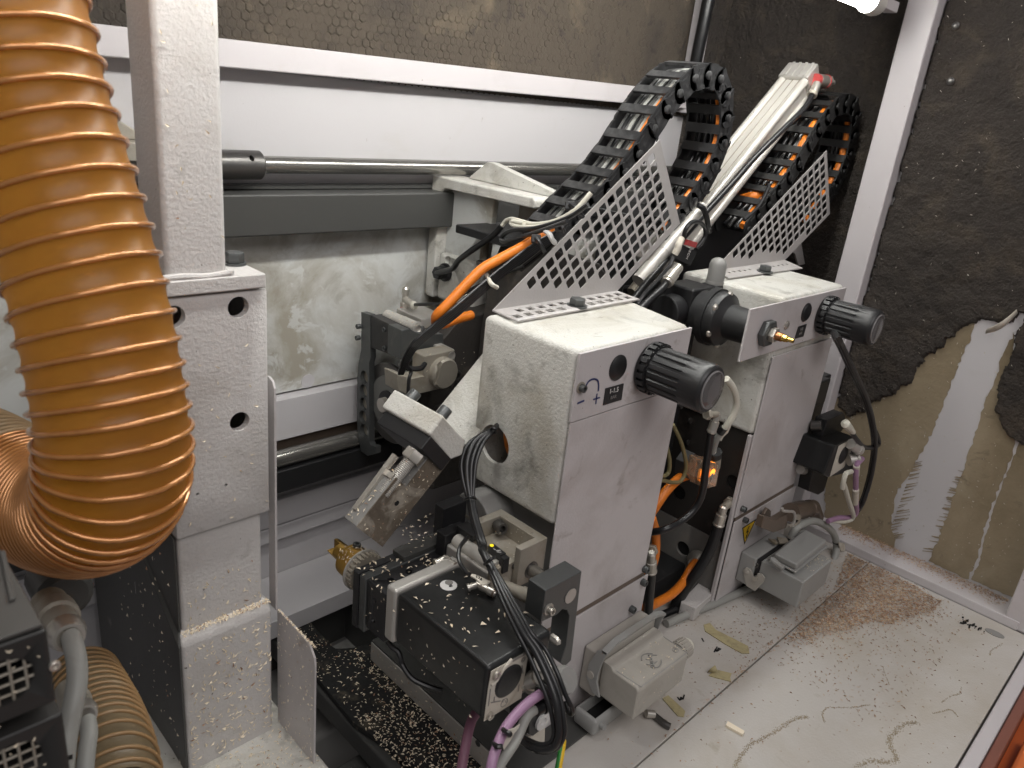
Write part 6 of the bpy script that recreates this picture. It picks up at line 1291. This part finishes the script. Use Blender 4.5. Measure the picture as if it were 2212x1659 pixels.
while n_ < 7500:
    x, y = rr.uniform(min(xs)-.06, max(xs)+.05), rr.uniform(min(ys)-.05, max(ys)+.03)
    inn_ = inpoly(x, y, pile)
    if inn_ and rr.random() < .35: x += rr.gauss(0, .012); y -= abs(rr.gauss(0, .012))
    if x > 1.352: continue
    if not inn_ and rr.random() > .035: continue
    if abs(y-.3305) < .0012: continue
    F.put((x, y, rr.uniform(0, .0022)), (0,0,1), rr.uniform(.0025,.006), rr.uniform(.2,.45), .5, rr); n_ += 1
for _ in range(420):
    q_ = rr.random()**1.5; x, y = .62+(1.2-.62)*rr.random(), .3315+rr.uniform(-.006,.007)
    if rr.random() < (x-.55)/.6: F.put((x, y, 0), (0,0,1), rr.uniform(.002,.005), rr.uniform(.2,.5), .5, rr)
for _ in range(420): F.put((rr.uniform(.62,1.34), rr.uniform(.075,.43), 0), (0,0,1), rr.uniform(.002,.0045), rr.uniform(.15,.5), .55, rr)
for _ in range(260): F.put((rr.gauss(1.13,.10), rr.gauss(.24,.05), 0), (0,0,1), rr.uniform(.002,.005), rr.uniform(.15,.45), .5, rr)
for _ in range(500): F.put((rr.uniform(.90,1.35), rr.uniform(.34,.46), 0), (0,0,1), rr.uniform(.0015,.004), .4, .85, rr)
for _ in range(2200):
    t = rr.random(); y = .12+.29*t; F.put((1.418-abs(rr.gauss(0,.017)), y, .0168+rr.uniform(0,.002)), (0,0,1), rr.uniform(.002,.005), rr.uniform(.2,.45), .4, rr)
F.build('bed_shavings', 'woodp')
G_ = Flakes()
for _ in range(1500):
    x, y = rr.uniform(.44,.516), rr.uniform(.43,.735)
    if rr.random() > .25+.75*(abs(x-.516) < .02 or y < .62): continue
    G_.put((x, y, -.0308), (0,0,1), rr.uniform(.0022,.0055), rr.uniform(.25,.5), .15, rr)
for _ in range(300): G_.put((rr.uniform(.44,.49), rr.uniform(.72,.90), -.0308), (0,0,1), rr.uniform(.0015,.003), .4, .2, rr)
for _ in range(90): G_.put((.5157, rr.uniform(.42,.70), rr.uniform(-.03,-.002)), (-1,0,0), rr.uniform(.002,.005), .35, .3, rr)
G_.build('felt_shavings')
H_ = Flakes()
for _ in range(315):
    z_ = .04+.15*rr.random()**1.1; H_.put((rr.uniform(.232,.322), .6168, z_), (0,-1,0), rr.uniform(.0028,.0055)*1.25, rr.uniform(.2,.45), .05, rr)
for _ in range(67): H_.put((rr.uniform(.236,.316), .6258, rr.uniform(.19,.26)), (0,-1,0), rr.uniform(.0025,.005)*1.25, .35, .05, rr)
for _ in range(24):
    hx_, hz_ = rr.uniform(.236,.322), rr.uniform(.32,.50)
    if all((V((hx_, 0, hz_))-V((at(k_, a_, b_, 'y', .62).x, 0, at(k_, a_, b_, 'y', .62).z))).length > .014 for k_, a_, b_ in HO): H_.put((hx_, .6198, hz_), (0,-1,0), rr.uniform(.0025,.0046)*1.25, .35, .05, rr)
for _ in range(21): H_.put((rr.uniform(.24,.286), .6217, rr.uniform(.57,.8)), (0,-1,0), rr.uniform(.0022,.004)*1.25, .35, .05, rr)
for _ in range(330): H_.put((rr.uniform(.231,.322), .617+.008*rr.random(), .206), (0,-.5,1), rr.uniform(.0015,.0035)*1.25, .35, .1, rr)
for _ in range(480): H_.put((rr.uniform(.205,.343), rr.uniform(.503,.613), .0322), (0,0,1), rr.uniform(.0018,.0042)*1.25, .35, .1, rr)
for _ in range(165): H_.put((.3333, rr.uniform(.548,.622), rr.uniform(0,.185)), (-1,0,0), rr.uniform(.0015,.0035)*1.25, .35, .1, rr)
for _ in range(90): H_.put((.3345, rr.uniform(.547,.622), .187), (-.3,0,1), rr.uniform(.0022,.004)*1.25, .35, .1, rr)
for _ in range(135): H_.put((.227, rr.uniform(.63,.78), rr.uniform(-.03,.29)), (-1,0,0), rr.uniform(.0022,.004)*1.25, .35, .1, rr)
H_.build('column_shavings')
K_ = Flakes()
for _ in range(62): K_.put((rr.uniform(.398,.474), rr.uniform(.37,.49), .2603), (0,0,1), rr.choice((.0018,.003,.005,.0068))*rr.uniform(.8,1.15), rr.uniform(.3,.5), .04, rr)
for _ in range(105): K_.put((rr.uniform(.392,.498), rr.uniform(.511,.566), .2485), (0,0,1), rr.uniform(.003,.0068), rr.uniform(.25,.45), .04, rr)
for _ in range(60): K_.put((rr.uniform(.45,.53), rr.uniform(.548,.598), .2552), (0,0,1), rr.uniform(.003,.006), rr.uniform(.25,.45), .04, rr)
for _ in range(40): K_.put((.3928, rr.uniform(.37,.56), rr.uniform(.195,.25)), (-1,0,0), rr.uniform(.002,.0045), .35, .04, rr)
for _ in range(50):
    a = rr.uniform(.6,2.6); d = V((math.cos(a),0,math.sin(a))); K_.put(pz+d*.0186+Y*rr.uniform(.008,.028), d, rr.uniform(.002,.0045), .35, .04, rr)
for _ in range(60): K_.put(E2+U*rr.uniform(0,.11)-Nn*rr.uniform(.002,hb), (0,-1,0), rr.uniform(.0015,.004), .3, .2, rr)
for _ in range(24): K_.put(E2+U*rr.uniform(0,.065)+Y*rr.uniform(.003,.02), Nn, rr.uniform(.003,.006), .35, .1, rr)
for _ in range(40): K_.put((rr.uniform(hx0,hx1), rr.uniform(hy0+.004,.41), hz1+.0004), (0,0,1), rr.uniform(.002,.005), .4, .05, rr)
for _ in range(25): K_.put((rr.uniform(hx0,hx1), hy0-.0002, rr.uniform(hz0,hz1)), (0,-1,0), rr.uniform(.0012,.003), .4, .05, rr)
for _ in range(90): K_.put((rr.uniform(bx0+.04,bx1), rr.uniform(.334,.36), .0883), (0,0,1), rr.uniform(.0015,.0035), .4, .05, rr)
for _ in range(40): K_.put((rr.uniform(.518,.553), rr.uniform(.447,.515), .2703+.02*rr.random()), (0,0,1), rr.uniform(.0012,.003), .4, .05, rr)
for _ in range(60): K_.put((rr.uniform(.60,.63), rr.uniform(.765,.85), .430), (0,0,1), rr.uniform(.0015,.003), .4, .05, rr)
for _ in range(30): K_.put((rr.uniform(.60,.70), .7278, rr.uniform(.35,.41)), (0,-1,0), rr.uniform(.0015,.0035), .4, .05, rr)
for _ in range(40): K_.put((rr.uniform(.42,.80), .8778, rr.uniform(.54,.586)), (0,-1,0), rr.uniform(.0015,.0035), .3, .0, rr)
for _ in range(60): K_.put((rr.uniform(-.02,.067), .3498, rr.uniform(.345,.468)), (0,-1,0), rr.uniform(.0015,.003), .45, .05, rr)
K_.build('machine_shavings')
L_ = Flakes()
for _ in range(420):
    y, z_ = rr.uniform(-.1,.48), rr.uniform(.2,1.05)
    L_.put((1.4092, y, z_), (-1,0,0), rr.uniform(.0015,.0055), rr.uniform(.15,.45), .0, rr)
for _ in range(240): L_.put((1.4185, rr.uniform(.10,.45), rr.uniform(.02,.28)), (-1,0,0), rr.uniform(.0015,.0045), rr.uniform(.2,.5), .1, rr)
L_.mb[0].build('wall_specks', mat('pale_speck', (.50,.46,.40), .8), smooth=0, kind='stuff')
